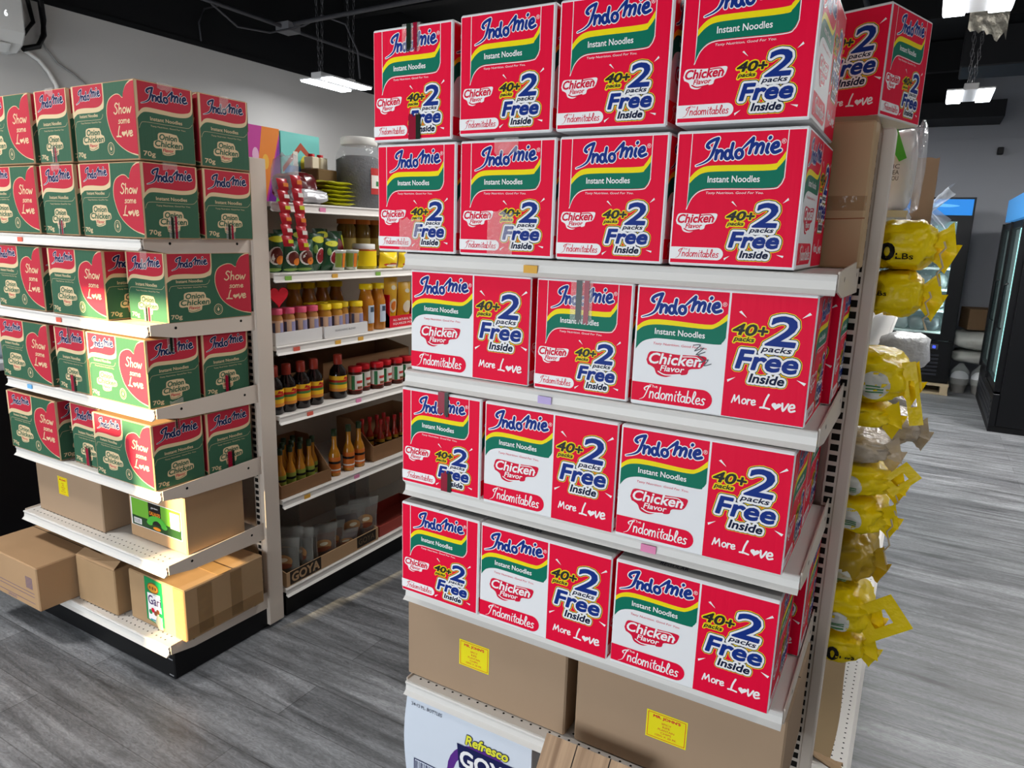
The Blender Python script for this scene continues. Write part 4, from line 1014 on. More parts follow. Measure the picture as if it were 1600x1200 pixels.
# shelf two: green spice pouches, cups, jars
GP = mat('green pouch film', '#1c4a2c', .25, spec=.6); BRN = mat('brown food print', '#5e241c', .4); CRI = mat('crimson food print', '#8c1f28', .4); YG = mat('yellow green print', '#c9c92a', .4); WP = mat('white print', '#e8e4da', .4)
dk = [(.5, .88, .42, .08, YG), (.42, .45, .36, .24, WP), (.45, .46, .31, .21, BRN), (.62, .34, .2, .12, ORN), (.4, .08, .4, .05, mat('leaf print', '#7fa04e', .4))]
d2 = [(.5, .85, .4, .09, YG), (.62, .42, .33, .22, WP), (.62, .42, .28, .19, CRI), (.25, .6, .12, .12, mat('leaf print', '#7fa04e', .4))]
sp = 'dark green spice pouch, {} from the end post'
for i, (y, h, dc, x) in enumerate(((1.905, .145, dk, -2.15), (1.985, .12, dk[1:], -2.145), (2.055, .125, dk[1:], -2.14), (2.125, .15, d2, -2.16), (2.20, .13, d2, -2.15))):
    pouch('spice_pouch', sp.format(ORD[i]), 'pouch', 'dark green spice pouches', .095, h, .045, GP, dc, (x, y, A_Z[1] + .001), -.12 + .04 * (i % 3), .1 * (i % 2))
for i, (y, z, dc) in enumerate(((2.06, .10, []), (2.14, .105, d2[:1]), (2.27, .115, [(.5, .5, .36, .3, CRI), (.5, .85, .4, .08, YG)]), (2.36, .10, [(.4, .5, .3, .3, CRI), (.8, .7, .16, .2, YG)]))):
    pouch('spice_pouch', 'dark green spice pouch in the back pile, %s from the end post' % ORD[i], 'pouch', 'dark green spice pouches behind', .10, .10 + z * .6, .05, GP, dc, (-2.25, y, A_Z[1] + .001), .1, .1)
def cup():
    mb = MB(); mb.lathe([(.027, 0), (.029, .003), (.036, .072), (.038, .074), (.038, .080)], (0, 0, 0), mat('clear cup', '#cfd2c4', .2, spec=.6), 18)
    o = mb.build('snack_cup')
    l = MB(); l.lathe([(.0385, .079), (.0385, .083), (0, .084)], (0, 0, 0), mat('clear lid film', '#d8dad6', .15, spec=.7), 18); l.build('lid', o)
    l = MB(); n = 5
    for a0, a1, z0, z1, m in ((-.2, .3, .012, .07, ORN), (.35, 1.2, .012, .07, mat('olive print', '#8a9a3a', .4)), (-1.2, -.3, .012, .07, mat('olive print', '#8a9a3a', .4)), (.5, .8, .04, .06, DKINK)):
        rr = lambda z: .0296 + (.0364 - .0296) * z / .072 + .0006 + (.0005 if m is DKINK else 0)
        v = [(rr(z) * math.cos(a0 + (a1 - a0) * i / n), rr(z) * math.sin(a0 + (a1 - a0) * i / n), z) for z in (z0, z1) for i in range(n + 1)]
        l.add(v, [(i, i + 1, n + 2 + i, n + 1 + i) for i in range(n)], m)
    l.build('label', o); tag(o, 'x', 'cup'); return o
row(cup(), [2.238, 2.316], -2.14, A_Z[1], 'clear plastic cup with green print, {} from the spice pouches', 'clear snack cups')
j = jar('pickle_jar', .056, .108, mat('yellow green pickle', '#b9a626', .2), mat('white jar lid', '#d9d8d2', .4), .05, None, [(.012, .078, mat('yellow jar label', '#f0cf12', .4)), (.0781, .082, LRED)])
row(j, [2.437], -2.17, A_Z[1], 'squat yellow labelled jar with white lid', None)
del j['group']
pouch('snack_bag', 'small yellow bag with red print beside the squat jar', 'bag', 'yellow snack bags', .125, .072, .07, mat('yellow bag film', '#f2d21a', .3, spec=.6), [(.5, .25, .4, .12, LRED), (.5, .2, .3, .08, WP)], (-2.15, 2.575, A_Z[1] + .001), -.1)
pouch('snack_bag', 'small yellow bag with red print next to the red cartons', 'bag', 'yellow snack bags', .125, .07, .07, mat('yellow bag film', '#f2d21a', .3), [(.5, .25, .4, .12, LRED)], (-2.15, 2.71, A_Z[1] + .001), -.1)
j = jar('honey_jar', .043, .215, mat('amber honey', '#6e5318', .12), mat('orange jar lid', '#b0601c', .4), .043, None, [(.05, .13, mat('honey label', '#a5914a', .45))])
row(j, [2.50, 2.60, 2.70], -2.33, A_Z[1], 'tall amber jar with orange lid, {} from the spice pouches', 'tall amber jars')
# shelf five: hot sauce
CB = mat('brown tray board', '#8a6544', .75, var=.05, vscale=8)
def hot(name, body, labm, capm, h=.19, r=.0215):
    mb = MB(); mb.lathe([(r * .92, 0), (r, .003), (r, h * .44), (r * .8, h * .52), (r * .42, h * .64), (r * .38, h * .9)], (0, 0, 0), body, 16)
    o = mb.build(name)
    c = MB(); c.lathe([(r * .5, h * .86), (r * .5, h), (0, h)], (0, 0, 0), capm, 12); c.build('cap', o)
    l = MB(); band(l, r + .0006, h * .07, h * .41, labm, 16); band(l, r + .0010, h * .27, h * .32, DKINK, 16); band(l, r + .0010, h * .12, h * .15, WP, 16); l.build('label', o); tag(o, 'x', 'bottle'); return o
HS = mat('yellow hot sauce', '#b8781a', .12, spec=.6)
tray('display_tray', 'brown cardboard tray of green labelled hot sauce', -2.33, -2.115, 1.868, 2.147, A_Z[4], .055, .19, CB, group='brown sauce trays')
tray('display_tray', 'brown cardboard tray of red topped hot sauce', -2.36, -2.13, 2.44, 2.86, A_Z[4], .075, .19, CB, group='brown sauce trays')
g1 = hot('hot_sauce_bottle', HS, mat('lime bottle label', '#8d9a3f', .45), mat('dark green cap', '#26361c', .4))
row(g1, [1.912, 1.965, 2.018, 2.07, 2.118], -2.165, A_Z[4] + .005, 'green labelled hot sauce bottle in brown tray, {} from the end post', 'green labelled hot sauce bottles', [0, 0, 0, 0, -.03])
k = 0
for x in (-2.215, -2.262):
    for y in (1.92, 1.97, 2.02, 2.07):
        o = copy_tree(g1); o.location = (x, y, A_Z[4] + .006); o['label'] = 'green labelled hot sauce bottle, %s in the %s row back of the tray' % (ORD[k % 4], ('second', 'third')[k // 4]); k += 1
g2 = hot('hot_sauce_bottle', HS, mat('orange bottle label', '#d2702a', .45), mat('dark green cap', '#26361c', .4), .21, .026)
row(g2, [2.21, 2.30, 2.368], -2.155, A_Z[4], 'orange labelled hot sauce bottle outside the trays, {} from the end post', 'orange labelled hot sauce bottles')
g3 = hot('hot_sauce_bottle', mat('red hot sauce', '#a52a18', .12, spec=.6), mat('gold bottle label', '#b58a2e', .45), mat('red bottle cap', '#b01c1c', .4), .165, .019)
row(g3, [2.575, 2.628, 2.68, 2.732], -2.20, A_Z[4] + .005, 'red topped hot sauce bottle in the far brown tray, {} in the front row', 'red topped hot sauce bottles')
for i, y in enumerate((2.52, 2.575, 2.628, 2.68)):
    o = copy_tree(g3); o.location = (-2.27, y, A_Z[4] + .006); o['label'] = 'red topped hot sauce bottle in the far brown tray, %s in the back row' % ORD[i]
tray('display_tray', 'brown empty looking tray behind the red lidded jars', -2.48, -2.25, 2.25, 2.86, A_Z[3], .14, .17, CB, group='brown trays in the shade')
tray('display_tray', 'brown tray behind the dark sauce bottles', -2.50, -2.26, 1.90, 2.2, A_Z[3], .12, .15, CB, group='brown trays in the shade')
# base deck: tray with clear bags
DKP = mat('dark print panel', '#2a2119', .6)
def deli_tray():
    def deco(mb):
        A = Art(mb, (-2.108, 1.872, .132), (0, 1, 0), (0, 0, 1), (1, 0, 0), .57, .062)
        A.rect(.03, .34, .05, .98, DKP, 0); A.text('GOYA', .05, .32, .2, .82, KRAFT, 1, bold=.002); A.rect(.74, .97, .1, .95, DKP, 0); A.text('GOYA', .76, .95, .3, .75, mat('faded tan ink', '#6f5a40', .6), 1)
        B = Art(mb, (-2.30, 1.872, .132), (1, 0, 0), (0, 0, 1), (0, -1, 0), .19, .062); B.rect(.2, .8, .15, .85, DKP, 0)
    tray('display_tray', 'long brown tray of clear spice bags on the base deck', -2.30, -2.108, 1.872, 2.442, .131, .062, .09, KRAFT, deco=deco)
    CLB = clear_mat('clear bag film', '#a9a8a0', .36, .08)
    LB = mat('bag header label', '#b98a5a', .5); RD = mat('dark red beans', '#471522', .35); BRS = mat('brown spice', '#6b3a22', .5); GRY = mat('grey green herbs', '#57544a', .6)
    spec = [(1.905, .20, GRY, 'grey green herbs'), (1.945, .23, GRY, 'grey green herbs'), (1.985, .215, GRY, 'grey herbs'), (2.03, .19, GRY, 'grey herbs'), (2.12, .175, BRS, 'brown spice'), (2.19, .16, BRS, 'brown spice'), (2.26, .10, RD, 'dark red beans'), (2.33, .20, RD, 'dark red beans'), (2.395, .215, BRS, 'brown spice')]
    for i, (y, h, m, what) in enumerate(spec):
        o = pouch('spice_bag', 'clear bag of %s in the long tray, %s from the end post' % (what, ORD[i]), 'bag', 'clear spice bags', .15, h, .04, CLB, [(.5, .48, .32, .17, LB), (.5, .38, .30, .07, mat('russet label', '#8a4a32', .5)), (.55, .53, .14, .05, CRM)], (-2.165 - .02 * (i % 2), y, .137), -.1, -.9 if i < 4 else -.5)
        c = MB(); c.grid(lambda u, v: ((.014 * math.sin(math.pi * u)) * math.sin(math.pi * min(1, v + .05)), (u - .5) * .125, .004 + v * h * .74), 6, 6, m); c.grid(lambda u, v: (-(.014 * math.sin(math.pi * u)) * math.sin(math.pi * min(1, v + .05)), (.5 - u) * .125, .004 + v * h * .62), 6, 6, m)
        c.build('contents', o)
    CLD = clear_mat('dark clear bag film', '#77746e', .5, .12)
    for i, (y, h) in enumerate(((2.0, .30), (2.12, .28), (2.50, .25), (2.60, .23))):
        pouch('spice_bag', 'shaded clear bag at the back of base deck, %s from the end post' % ORD[i], 'bag', 'shaded clear bags', .16, h, .06, CLD, [], (-2.36, y, .132), .05, 0)
    tray('display_tray', 'low red tray on the base deck beyond the clear bags', -2.32, -2.115, 2.46, 2.86, .131, .055, .06, mat('dull red tray', '#a5443a', .5))
deli_tray()
# top shelf
def top_shelf():
    z = A_Z[0]
    PK = mat('magenta print', '#c23a9a', .45); OG = mat('orange box print', '#e8862c', .45); VI = mat('violet box print', '#7a2f9c', .45); LGN = mat('light green print', '#7cc46a', .45)
    def d1(mb, F):
        A = Art(mb, *F['right']); A.rect(0, 1, 0, 1, PK, 0); A.poly([(.68, 1), (1, 1), (1, .95), (.70, .0), (.50, .0)], OG, 1); A.poly([(1, .88), (1, 0), (.74, 0)], VI, 1); A.poly([(1, .36), (1, 0), (.88, 0)], LGN, 2)
        A.poly(ell(.55, .62, .06, .10, 14), mat('pale pink print', '#e7b6d8', .45), 2); A.poly(ell(.73, .55, .06, .10, 14), mat('gold print', '#f0b640', .45), 2)
    brown_box('game_box', 'magenta, orange and violet striped box on the top shelf', -2.50, -2.36, 1.872, 2.148, z, 1.982, WP, deco=d1, flaps=False)
    def d2(mb, F):
        A = Art(mb, *F['right']); TQ = mat('turquoise box print', '#7fd6cf', .45); SB = mat('sky print', '#4a8fd0', .45); RF = mat('roof print', '#b5563e', .45); YL = mat('yellow print', '#e8e05a', .45)
        A.rect(0, 1, 0, 1, TQ, 0); A.rect(.08, .92, .12, .55, SB, 1); A.poly([(.03, .52), (.5, .88), (.97, .60), (.97, .52), (.5, .78), (.03, .44)], RF, 2)
        A.poly(ell(.62, .58, .14, .13, 14), YL, 3); A.rect(.7, .8, .2, .5, WP, 3); A.rect(.3, .42, .55, .75, WP, 3); A.rect(.05, .95, .12, .22, ORN, 3); A.rect(.02, .8, 0, .10, WP, 3); A.rect(.56, .63, .25, .42, RF, 4); A.rect(.15, .35, .25, .42, mat('lilac print', '#a08fc0', .45), 4)
    brown_box('toy_box', 'turquoise box printed with a little house on the top shelf', -2.50, -2.36, 2.155, 2.372, z, 1.978, mat('turquoise carton', '#6cc0ba', .5), deco=d2, flaps=False)
    mb = MB(); mb.lathe([(.098, 0), (.104, .006), (.104, .205), (.098, .235), (.078, .265), (.070, .272)], (0, 0, 0), clear_mat('clear jar plastic', '#dfe6ee', .16, .05), 24)
    o = mb.build('storage_jar'); o.location = (-2.225, 2.478, z + .001); tag(o, 'big clear plastic jar with white lid on the top shelf', 'jar')
    l = MB(); l.lathe([(.078, .268), (.080, .272), (.080, .296), (.076, .30), (0, .30)], (0, 0, 0), mat('white jar lid', '#d9d8d2', .4), 24); l.build('lid', o)
    c = MB(); c.lathe([(.095, .005), (.100, .01), (.100, .205), (.07, .222), (0, .218)], (0, 0, 0), mat('dark grey pepper', '#4a4746', .8, bump=.6, bscale=120), 24); c.build('contents', o)
    l = MB()
    for r, a0, a1, z0, z1, m in ((.1048, -.35, .6, .06, .17, LRED), (.1054, -.33, .58, .085, .14, WP), (.106, -.1, .35, .095, .115, LGRN)):
        n = 6; v = [(r * math.cos(a0 + (a1 - a0) * i / n), r * math.sin(a0 + (a1 - a0) * i / n), zz) for zz in (z0, z1) for i in range(n + 1)]
        l.add(v, [(i, i + 1, n + 2 + i, n + 1 + i) for i in range(n)], m)
    l.build('label', o)
    def deco(mb, F): Art(mb, *F['right']).ribbon([(.0, .1), (.2, .1)], .001, DKINK, 0)
    brown_box('carton_tray', 'dark brown open carton behind the yellow packets', -2.352, -2.25, 2.25, 2.366, z, 1.835, mat('dark brown carton board', '#6d5638', .8), deco=deco)
    for i, (y, m) in enumerate(((2.285, CRM), (2.335, CRM))):
        o, F = brown_box('spice_box', 'small cream box with red top, %s from the toy box' % ORD[i], -2.345, -2.295, y - .022, y + .022, 1.836, 1.886, m, flaps=False, group='small cream boxes')
        t = MB(); t.lathe([(.014, 0), (.014, .012), (0, .013)], (0, 0, .05), mat('red jar lid', '#c01822', .35), 12); t.build('cap', o)
    YF_ = mat('yellow green foil', '#b9b81e', .25, spec=.6)
    for i in range(6):
        mb = MB(); s = random.uniform(-.01, .01)
        def fn(u, v, sg):
            b = (math.sin(math.pi * u) * math.sin(math.pi * v)) ** .5
            return (-2.135 - .11 * v, 2.19 + s + .16 * u + .006 * math.sin(9 * v + i), z + .010 + .0165 * i + sg * .009 * b + .004 * noise.noise((u * 6, v * 6, i)) + .006 * abs(u - .5))
        mb.grid(lambda u, v: fn(u, v, 1), 10, 8, YF_); mb.grid(lambda u, v: fn(1 - u, v, -1), 10, 8, YF_)
        o = mb.build('seasoning_packet'); tag(o, 'flat yellow green packet, %s from the bottom of its pile' % ORD[i], 'packet', 'yellow green packets')
    crumple('plastic_bag', 'clear bag of dark red bottles on the top shelf', 'bag', (-2.20, 2.075, z + .062), (.07, .085, .06), mat('dark red bundle', '#5a1318', .2, spec=.6), 5, .25)
    crumple('snack_bag', 'silver white packet lying before the dark red bundle', 'bag', (-2.13, 2.09, z + .03), (.03, .085, .028), mat('silver film', '#cfcfd2', .2, metal=.3), 9, .3)
    crumple('plastic_bag', 'wrinkled clear bag draped by the top of end post', 'bag', (-2.15, 1.985, z + .09), (.045, .045, .085), clear_mat('wrinkled clear film', '#d6d6da', .34, .1), 12, .35)
    for i, (y, x, z0, z1) in enumerate(((1.915, -2.075, 1.52, 1.765), (1.967, -2.062, 1.505, 1.78))):
        mb = MB(); n = 6; h = (z1 - z0) / n; SR = mat('red sachet film', '#b51627', .3, spec=.6)
        for k in range(n):
            zb = z0 + k * h; yy = y - .015 + .03 * (1 - k / n) * (1 if i else .6)
            def fn(u, v, sg): return (x + sg * .010 * (math.sin(math.pi * u) * math.sin(math.pi * v)) ** .5, yy + (u - .5) * .050 - .012 * v, zb + v * h)
            mb.grid(lambda u, v: fn(u, v, 1), 4, 5, SR); mb.grid(lambda u, v: fn(1 - u, v, -1), 4, 5, SR)
            mb.add([(x + .0112, yy - .012, zb + h * .30), (x + .0112, yy + .012, zb + h * .30), (x + .0115, yy + .010, zb + h * .62), (x + .0115, yy - .014, zb + h * .62)], [(0, 1, 2, 3)], (YG, WP, ORN)[k % 3])
        o = mb.build('sachet_strip'); tag(o, ('hanging strip of red sachets against the end post', 'hanging strip of red sachets nearer the yellow packets')[i], 'sachet strip', 'hanging sachet strips')

def crumple(name, label, cat, c, s, m, seed, amp=.2, group=None, nu=20, nv=14, e=.7, tie=None):
    """wrinkled filled bag: rounded box shape pushed in and out by noise"""
    def fn(u, v):
        a = 2 * math.pi * u; b = math.pi * (v - .5)
        f = lambda t: math.copysign(abs(t) ** e, t)
        x, y, zz = f(math.cos(b)) * f(math.cos(a)), f(math.cos(b)) * f(math.sin(a)), f(math.sin(b))
        p = Vector((x, y, zz)); k = 1 + amp * (noise.noise(p * 1.7 + Vector((seed, 0, 0))) * .8 + noise.noise(p * 4.5 + Vector((0, seed, 0))) * .35)
        return Vector((s[0] * x * k, s[1] * y * k, max(-s[2], s[2] * zz * k)))
    mb = MB(); mb.grid(fn, nu, nv, m)
    o = mb.build(name, None, c); tag(o, label, cat, group); return o
top_shelf()

# ------------------------------------------------------------------ yellow rice sacks at the other aisle
SACK = mat('yellow woven sack', '#ffdf06', .36, spec=.4, bump=.7, bscale=26)
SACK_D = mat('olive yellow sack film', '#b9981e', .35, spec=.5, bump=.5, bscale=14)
STRING = mat('cotton string', '#cdbb9a', .8)
SACK_WH = mat('sack white print', '#e9e9e2', .4); SACK_GR = mat('sack green print', '#4f8f58', .4)
def sack(label, cx, cy, z0, z1, hx, hy, seed, m=SACK, txt=None, patch=None, strg=None, flap=None, ears=((12, .045, .15, -1), (-22, .05, -.2, -.7))):
    hz = (z1 - z0) / 2; mb = MB()
    def fn(u, v):
        a = 2 * math.pi * u; b = math.pi * (v - .5); f = lambda t, e: math.copysign(abs(t) ** e, t)
        x, y, zz = f(math.cos(b), .55) * f(math.cos(a), .45), f(math.cos(b), .55) * f(math.sin(a), .45), f(math.sin(b), .62)
        p = Vector((x, y, zz)); k = 1 + .07 * noise.noise(p * 2.1 + Vector((seed, 0, 0))) - .22 * abs(noise.noise(Vector((p.x * 3.4, p.y * 1.8, p.z * 3)) + Vector((0, seed, 0)))) - .09 * abs(noise.noise(p * 7 + Vector((0, 0, seed)))) + .07
        pin = 1 - .45 * max(0, x - .45) ** 1.2
        return (hx * x * k, hy * y * k, max(-hz, min(hz * 1.02, hz * zz * k * pin)))
    mb.grid(fn, 48, 30, m)
    bv = BVHTree.FromPolygons([Vector(v) for v in mb.v], mb.f)
    def proj(A, k0):
        for i in range(k0, len(mb.v)):
            p = Vector(mb.v[i]); hit = bv.ray_cast(Vector((p.x, -hy * 2, p.z)), Vector((0, 1, 0)))
            lay = -(p.y + hy * 1.2)
            mb.v[i] = (p.x, (hit[0].y if hit[0] else -hy * .8) - .0012 - lay * 2, p.z)
    k0 = len(mb.v); A = Art(mb, (0, -hy * 1.2, 0), (1, 0, 0), (0, 0, 1), (0, -1, 0), 1, 1)
    if patch:
        px, pz, rx, rz = patch
        for r_ in range(3):
            pass
        ring = [(px, pz)] + [(px + rx * q * math.cos(t * math.pi / 10), pz + rz * q * math.sin(t * math.pi / 10)) for q in (.33, .66, 1) for t in range(20)]
        fs = [(0, 1 + t, 1 + (t + 1) % 20) for t in range(20)] + [(1 + q * 20 + t, 21 + q * 20 + t, 21 + q * 20 + (t + 1) % 20, 1 + q * 20 + (t + 1) % 20) for q in (0, 1) for t in range(20)]
        mb.add([A.P(p, 1) for p in ring], fs, SACK_WH)
        for k in range(3): A.rect(px - rx * .5, px + rx * .6, pz - rz * (.1 + .2 * k), pz - rz * (.0 + .2 * k), SACK_GR, 4)
    if txt:
        tx, tz, s_ = txt
        A.text('0', tx, tx + s_ * .8, tz, tz + s_, DKINK, 3, bold=.0022); A.text('LBs', tx + s_ * .92, tx + s_ * 1.9, tz + s_ * .06, tz + s_ * .42, DKINK, 3, bold=.0003)
    A.flush()
    nf = [i for i, f in enumerate(mb.f) if f[0] >= k0]; keep = mb.f[:nf[0]] if nf else mb.f; todo = []
    for i in nf:
        f = mb.f[i]
        for j in range(1, len(f) - 1): todo.append(((f[0], f[j], f[j + 1]), mb.m[i]))
    done = []
    while todo:                                                # fine triangles, so the print follows the creases
        t, mi = todo.pop(); P = [Vector(mb.v[i]) for i in t]
        ls = [(P[(i + 1) % 3] - P[i]).length for i in range(3)]; k = ls.index(max(ls))
        if ls[k] < .005: done.append((t, mi)); continue
        mb.v.append(tuple((P[k] + P[(k + 1) % 3]) / 2)); q = len(mb.v) - 1; a_, b_, c_ = t[k], t[(k + 1) % 3], t[(k + 2) % 3]
        todo += [((a_, q, c_), mi), ((q, b_, c_), mi)]
    if nf:
        n0 = nf[0]; mb.f = list(keep) + [t for t, _ in done]; mb.m = mb.m[:n0] + [mi for _, mi in done]; mb.sm = mb.sm[:n0] + [True] * len(done)
    proj(A, k0)
    o = mb.build('rice_sack', None, (cx, cy, z0 + hz)); tag(o, label, 'sack', 'rice sacks beside the slotted post')
    rr = random.Random(seed)
    for k, (ang, ln, zo, sy) in enumerate(ears or ()):          # gathered corner ears at the tied end
        e = MB(); ca, sa = math.cos(math.radians(ang)), math.sin(math.radians(ang))
        def ef(u, v):
            t = .010 + .026 * v + .006 * noise.noise((u * 3, v * 4, seed + k)); q = (u - .5) * 2 * t
            return (hx * .84 + ln * v * ca - q * sa, sy * hy * .6 + .010 * math.sin(5 * u + k) * v, zo * hz + ln * v * sa + q * ca + .004 * noise.noise((u * 6, v * 6, k)))
        e.grid(ef, 6, 6, m); e.grid(lambda u, v: tuple(a + b for a, b in zip(ef(1 - u, v), (0, .002, 0))), 6, 6, m)
        e.build('tied_ear', o)
    if strg:
        s = MB(); s.tube([(hx + .012 + .006 * math.sin(i * 2.1), -hy * .7, -i * strg / 7 + .01) for i in range(8)], .0022, STRING, 6); s.build('string', o)
    if flap:
        fl = MB(); (ax, az), (bx, bz), wd = flap
        d = Vector((bx - ax, 0, bz - az)); q = Vector((-d.z, 0, d.x)).normalized() * wd / 2; yy = -hy * .75
        outer = [Vector((ax, yy, az)) + q, Vector((ax, yy, az)) - q, Vector((bx, yy, bz)) - q, Vector((bx, yy, bz)) + q]
        c = sum(outer, Vector()) / 4
        inner = [c + (p - c) * .42 for p in outer]
        for dy in (0, .003):
            off = Vector((0, dy, 0)); fl.add([p + off for p in outer] + [p + off for p in inner], [(i, (i + 1) % 4, 4 + (i + 1) % 4, 4 + i) for i in range(4)], SACK)
        fl.build('carry_handle', o)
    return o
sack('yellow rice sack marked 0 LBs on the uppermost pile', -.042, 1.99, 1.535, 1.65, .064, .14, 1, txt=(-.049, -.034, .036), strg=.10)
sack('yellow rice sack with cut off Bs print, second from the top', -.048, 1.99, 1.424, 1.533, .056, .13, 2, txt=(-.075, -.005, .03), strg=.09)
sack('yellow rice sack with green patch above the middle shelf', -.12, 2.0, 1.205, 1.335, .125, .13, 3, patch=(.055, -.01, .035, .034), flap=((.12, .05), (.155, -.10), .03))
sack('yellow rice sack flattened under the patched one', -.15, 1.99, 1.144, 1.204, .125, .12, 4, txt=(.0, -.012, .025))
sack('clear film rice sack with pale rice bulging into the aisle', -.09, 2.42, 1.0, 1.10, .145, .12, 5, m=clear_mat('rice bag film', '#d3c4b0', .85, .2))
sack('clear film rice sack squeezed above the yellow handles', -.13, 2.02, 1.045, 1.11, .115, .12, 6, m=clear_mat('rice bag film', '#d3c4b0', .85, .2))
sack('yellow rice sack with raised handle over the slanted ears', -.12, 2.0, .965, 1.044, .125, .13, 7, patch=(.03, -.005, .03, .025), flap=((.11, -.005), (.165, .055), .05), strg=.08)
sack('yellow rice sack with dangling ear under the raised handle', -.125, 1.99, .868, .964, .125, .13, 8, patch=(.045, .0, .03, .028), strg=.12)
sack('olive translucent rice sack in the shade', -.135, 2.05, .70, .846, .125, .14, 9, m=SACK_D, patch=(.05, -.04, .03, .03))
sack('yellow rice sack with square carry hole in its handle', -.12, 1.97, .60, .70, .12, .12, 10, patch=(.045, -.01, .03, .03), flap=((.095, -.02), (.185, .05), .095))
sack('yellow rice sack marked 0 LBs at the bottom of the piles', -.118, 1.97, .518, .60, .115, .12, 11, txt=(.03, -.022, .034))
RICEB = clear_mat('white bag film', '#e6e7e8', .9, .25)
crumple('rice_bag', 'white round bag poking into the aisle from the middle shelf', 'bag', (-.025, 3.0, 1.135 + .075), (.085, .10, .066), RICEB, 21, .2)
crumple('rice_bag', 'greyish frayed bag poking into the aisle below the white one', 'bag', (-.03, 3.0, .99), (.085, .10, .05), clear_mat('grey bag film', '#c4beb6', .85, .25), 23, .35)
def top_bags():
    z = A_Z[0]
    WB = mat('white bag print', '#e4e4e2', .35, spec=.5)
    o = crumple('flour_bag', 'white bag with green corner beside the tall brown box', 'bag', (-.092, 2.32, 1.793), (.042, .09, .109), WB, 31, .12, e=.6)
    a = MB(); A = Art(a, (-.045, -.102, -.11), (1, 0, 0), (0, 0, 1), (0, -1, 0), .1, .22)
    A.poly([(.30, .98), (.62, .62), (.45, .58), (.28, .70)], mat('leaf green ink', '#4fb53a', .4), 0)
    for i, t in enumerate(('RIC', 'MEA', 'FLOU')): A.text(t, .22, .48, .50 - .07 * i, .55 - .07 * i, DKINK, 1)
    a.build('print', o)
    crumple('plastic_bag', 'clear bag with blue print hanging by the white bag', 'bag', (-.054, 2.36, 1.80), (.022, .12, .115), clear_mat('wrinkled clear film', '#d6d6da', .34, .1), 33, .3)
    mb = MB()
    def fn(u, v): return (-.002 + .006 * math.sin(3 * v), 2.62 + .12 * u + .01 * noise.noise((u * 4, v * 6, 2)), 1.66 + .18 * v)
    mb.grid(fn, 6, 8, KRAFT2); mb.grid(lambda u, v: (fn(1 - u, v)[0] - .004, fn(1 - u, v)[1], fn(1 - u, v)[2]), 6, 8, KRAFT2)
    mb.prism([(2.62, 1.684), (2.74, 1.684), (2.74, 1.688), (2.62, 1.688)], 0, -.25, -.002, KRAFT2)
    def fr(u, v): return (-.06 + .062 * u, 2.615 + .004 * noise.noise((u * 5, v * 5, 9)), 1.655 + .205 * v + .006 * noise.noise((u * 9, v * 5, 4)))
    mb.grid(fr, 6, 8, KRAFT2); mb.grid(lambda u, v: (fr(1 - u, v)[0], fr(1 - u, v)[1] + .004, fr(1 - u, v)[2]), 6, 8, KRAFT2)
    o = mb.build('cardboard_tray'); tag(o, 'torn brown cardboard tray edge next to the clear bag', 'tray')
    mb = MB(); PL = clear_mat('pale blue plastic film', '#d5e2f2', .6, .3)
    for k, (a0, a1) in enumerate((((-.02, 1.70), (.05, 1.775)), ((-.015, 1.72), (.05, 1.655)), ((-.02, 1.69), (.03, 1.66)))):
        def fn(u, v): return (a0[0] + (a1[0] - a0[0]) * v + .012 * math.sin(7 * u + k), 2.80 + .05 * (u - .5), a0[1] + (a1[1] - a0[1]) * v + (.02 + .03 * v) * (u - .5) + .008 * noise.noise((u * 4, v * 4, k)))
        mb.grid(fn, 8, 8, PL)
    o = mb.build('plastic_bag'); tag(o, 'pale blue plastic bag tuft sticking out over the aisle', 'bag')
top_bags()

# ------------------------------------------------------------------ ceiling lamps
EMIT = mat('lamp diffuser', '#f3f8ff', .4, emit=14)
ALU = mat('white lamp housing', '#cfcfd0', .4)
CHAIN = mat('dull steel chain', '#6d6d70', .4, metal=.7)
def lamp(label, cx, cy, z, sx, sy, power, ztop=3.38):
    t = empty('ceiling_light', (cx, cy, z)); tag(t, label, 'ceiling light', 'hanging panel lights')
    h = MB(); h.box(-sx * .16, sx * .16, -sy / 2, sy / 2, .01, .055, ALU, .004); h.box(-sx / 2, sx / 2, -sy * .08, sy * .08, .02, .035, ALU); h.build('housing', t)
    for s in (-1, 1):
        d = MB(); a, b = sorted((s * sx * .17, s * sx * .5))
        d.box(a, b, -sy / 2, sy / 2, .0, .012, EMIT, .003); d.box(a - .004, b + .004, -sy / 2 - .004, sy / 2 + .004, .012, .022, ALU); d.build('diffuser', t)
    for y in (-sy * .38, sy * .38):
        c = MB(); n = int((ztop - z) / .05)
        for sgn in (-1, 1):
            for k in range(n):
                zz = .055 + k * .05; xx = sgn * (.012 + .028 * k / n); w_ = .009
                ax = (1, 0) if k % 2 else (0, 1)
                pts = [(xx + ax[0] * w_ * math.cos(q), y + ax[1] * w_ * math.cos(q), zz + .025 + .031 * math.sin(q)) for q in [i * math.pi / 3 for i in range(7)]]
                c.tube(pts, .0022, CHAIN, 4, False)
        c.build('chain', t)
    a = area('ceiling_lamp_or_fill_light', (cx, cy, z - .012), (0, 0, -1), sx, sy, power, (1.0, .99, .97))
    return t
lamp('twin panel light hanging over the sauce aisle', -3.905, 4.12, 2.62, .30, .42, 7)
lamp('twin panel light hanging before the freezers, nearest one', .06, 3.80, 2.62, .26, .44, 30)
lamp('twin panel light hanging before the freezers, lower in the distance', .125, 6.12, 2.62, .27, .46, 34)
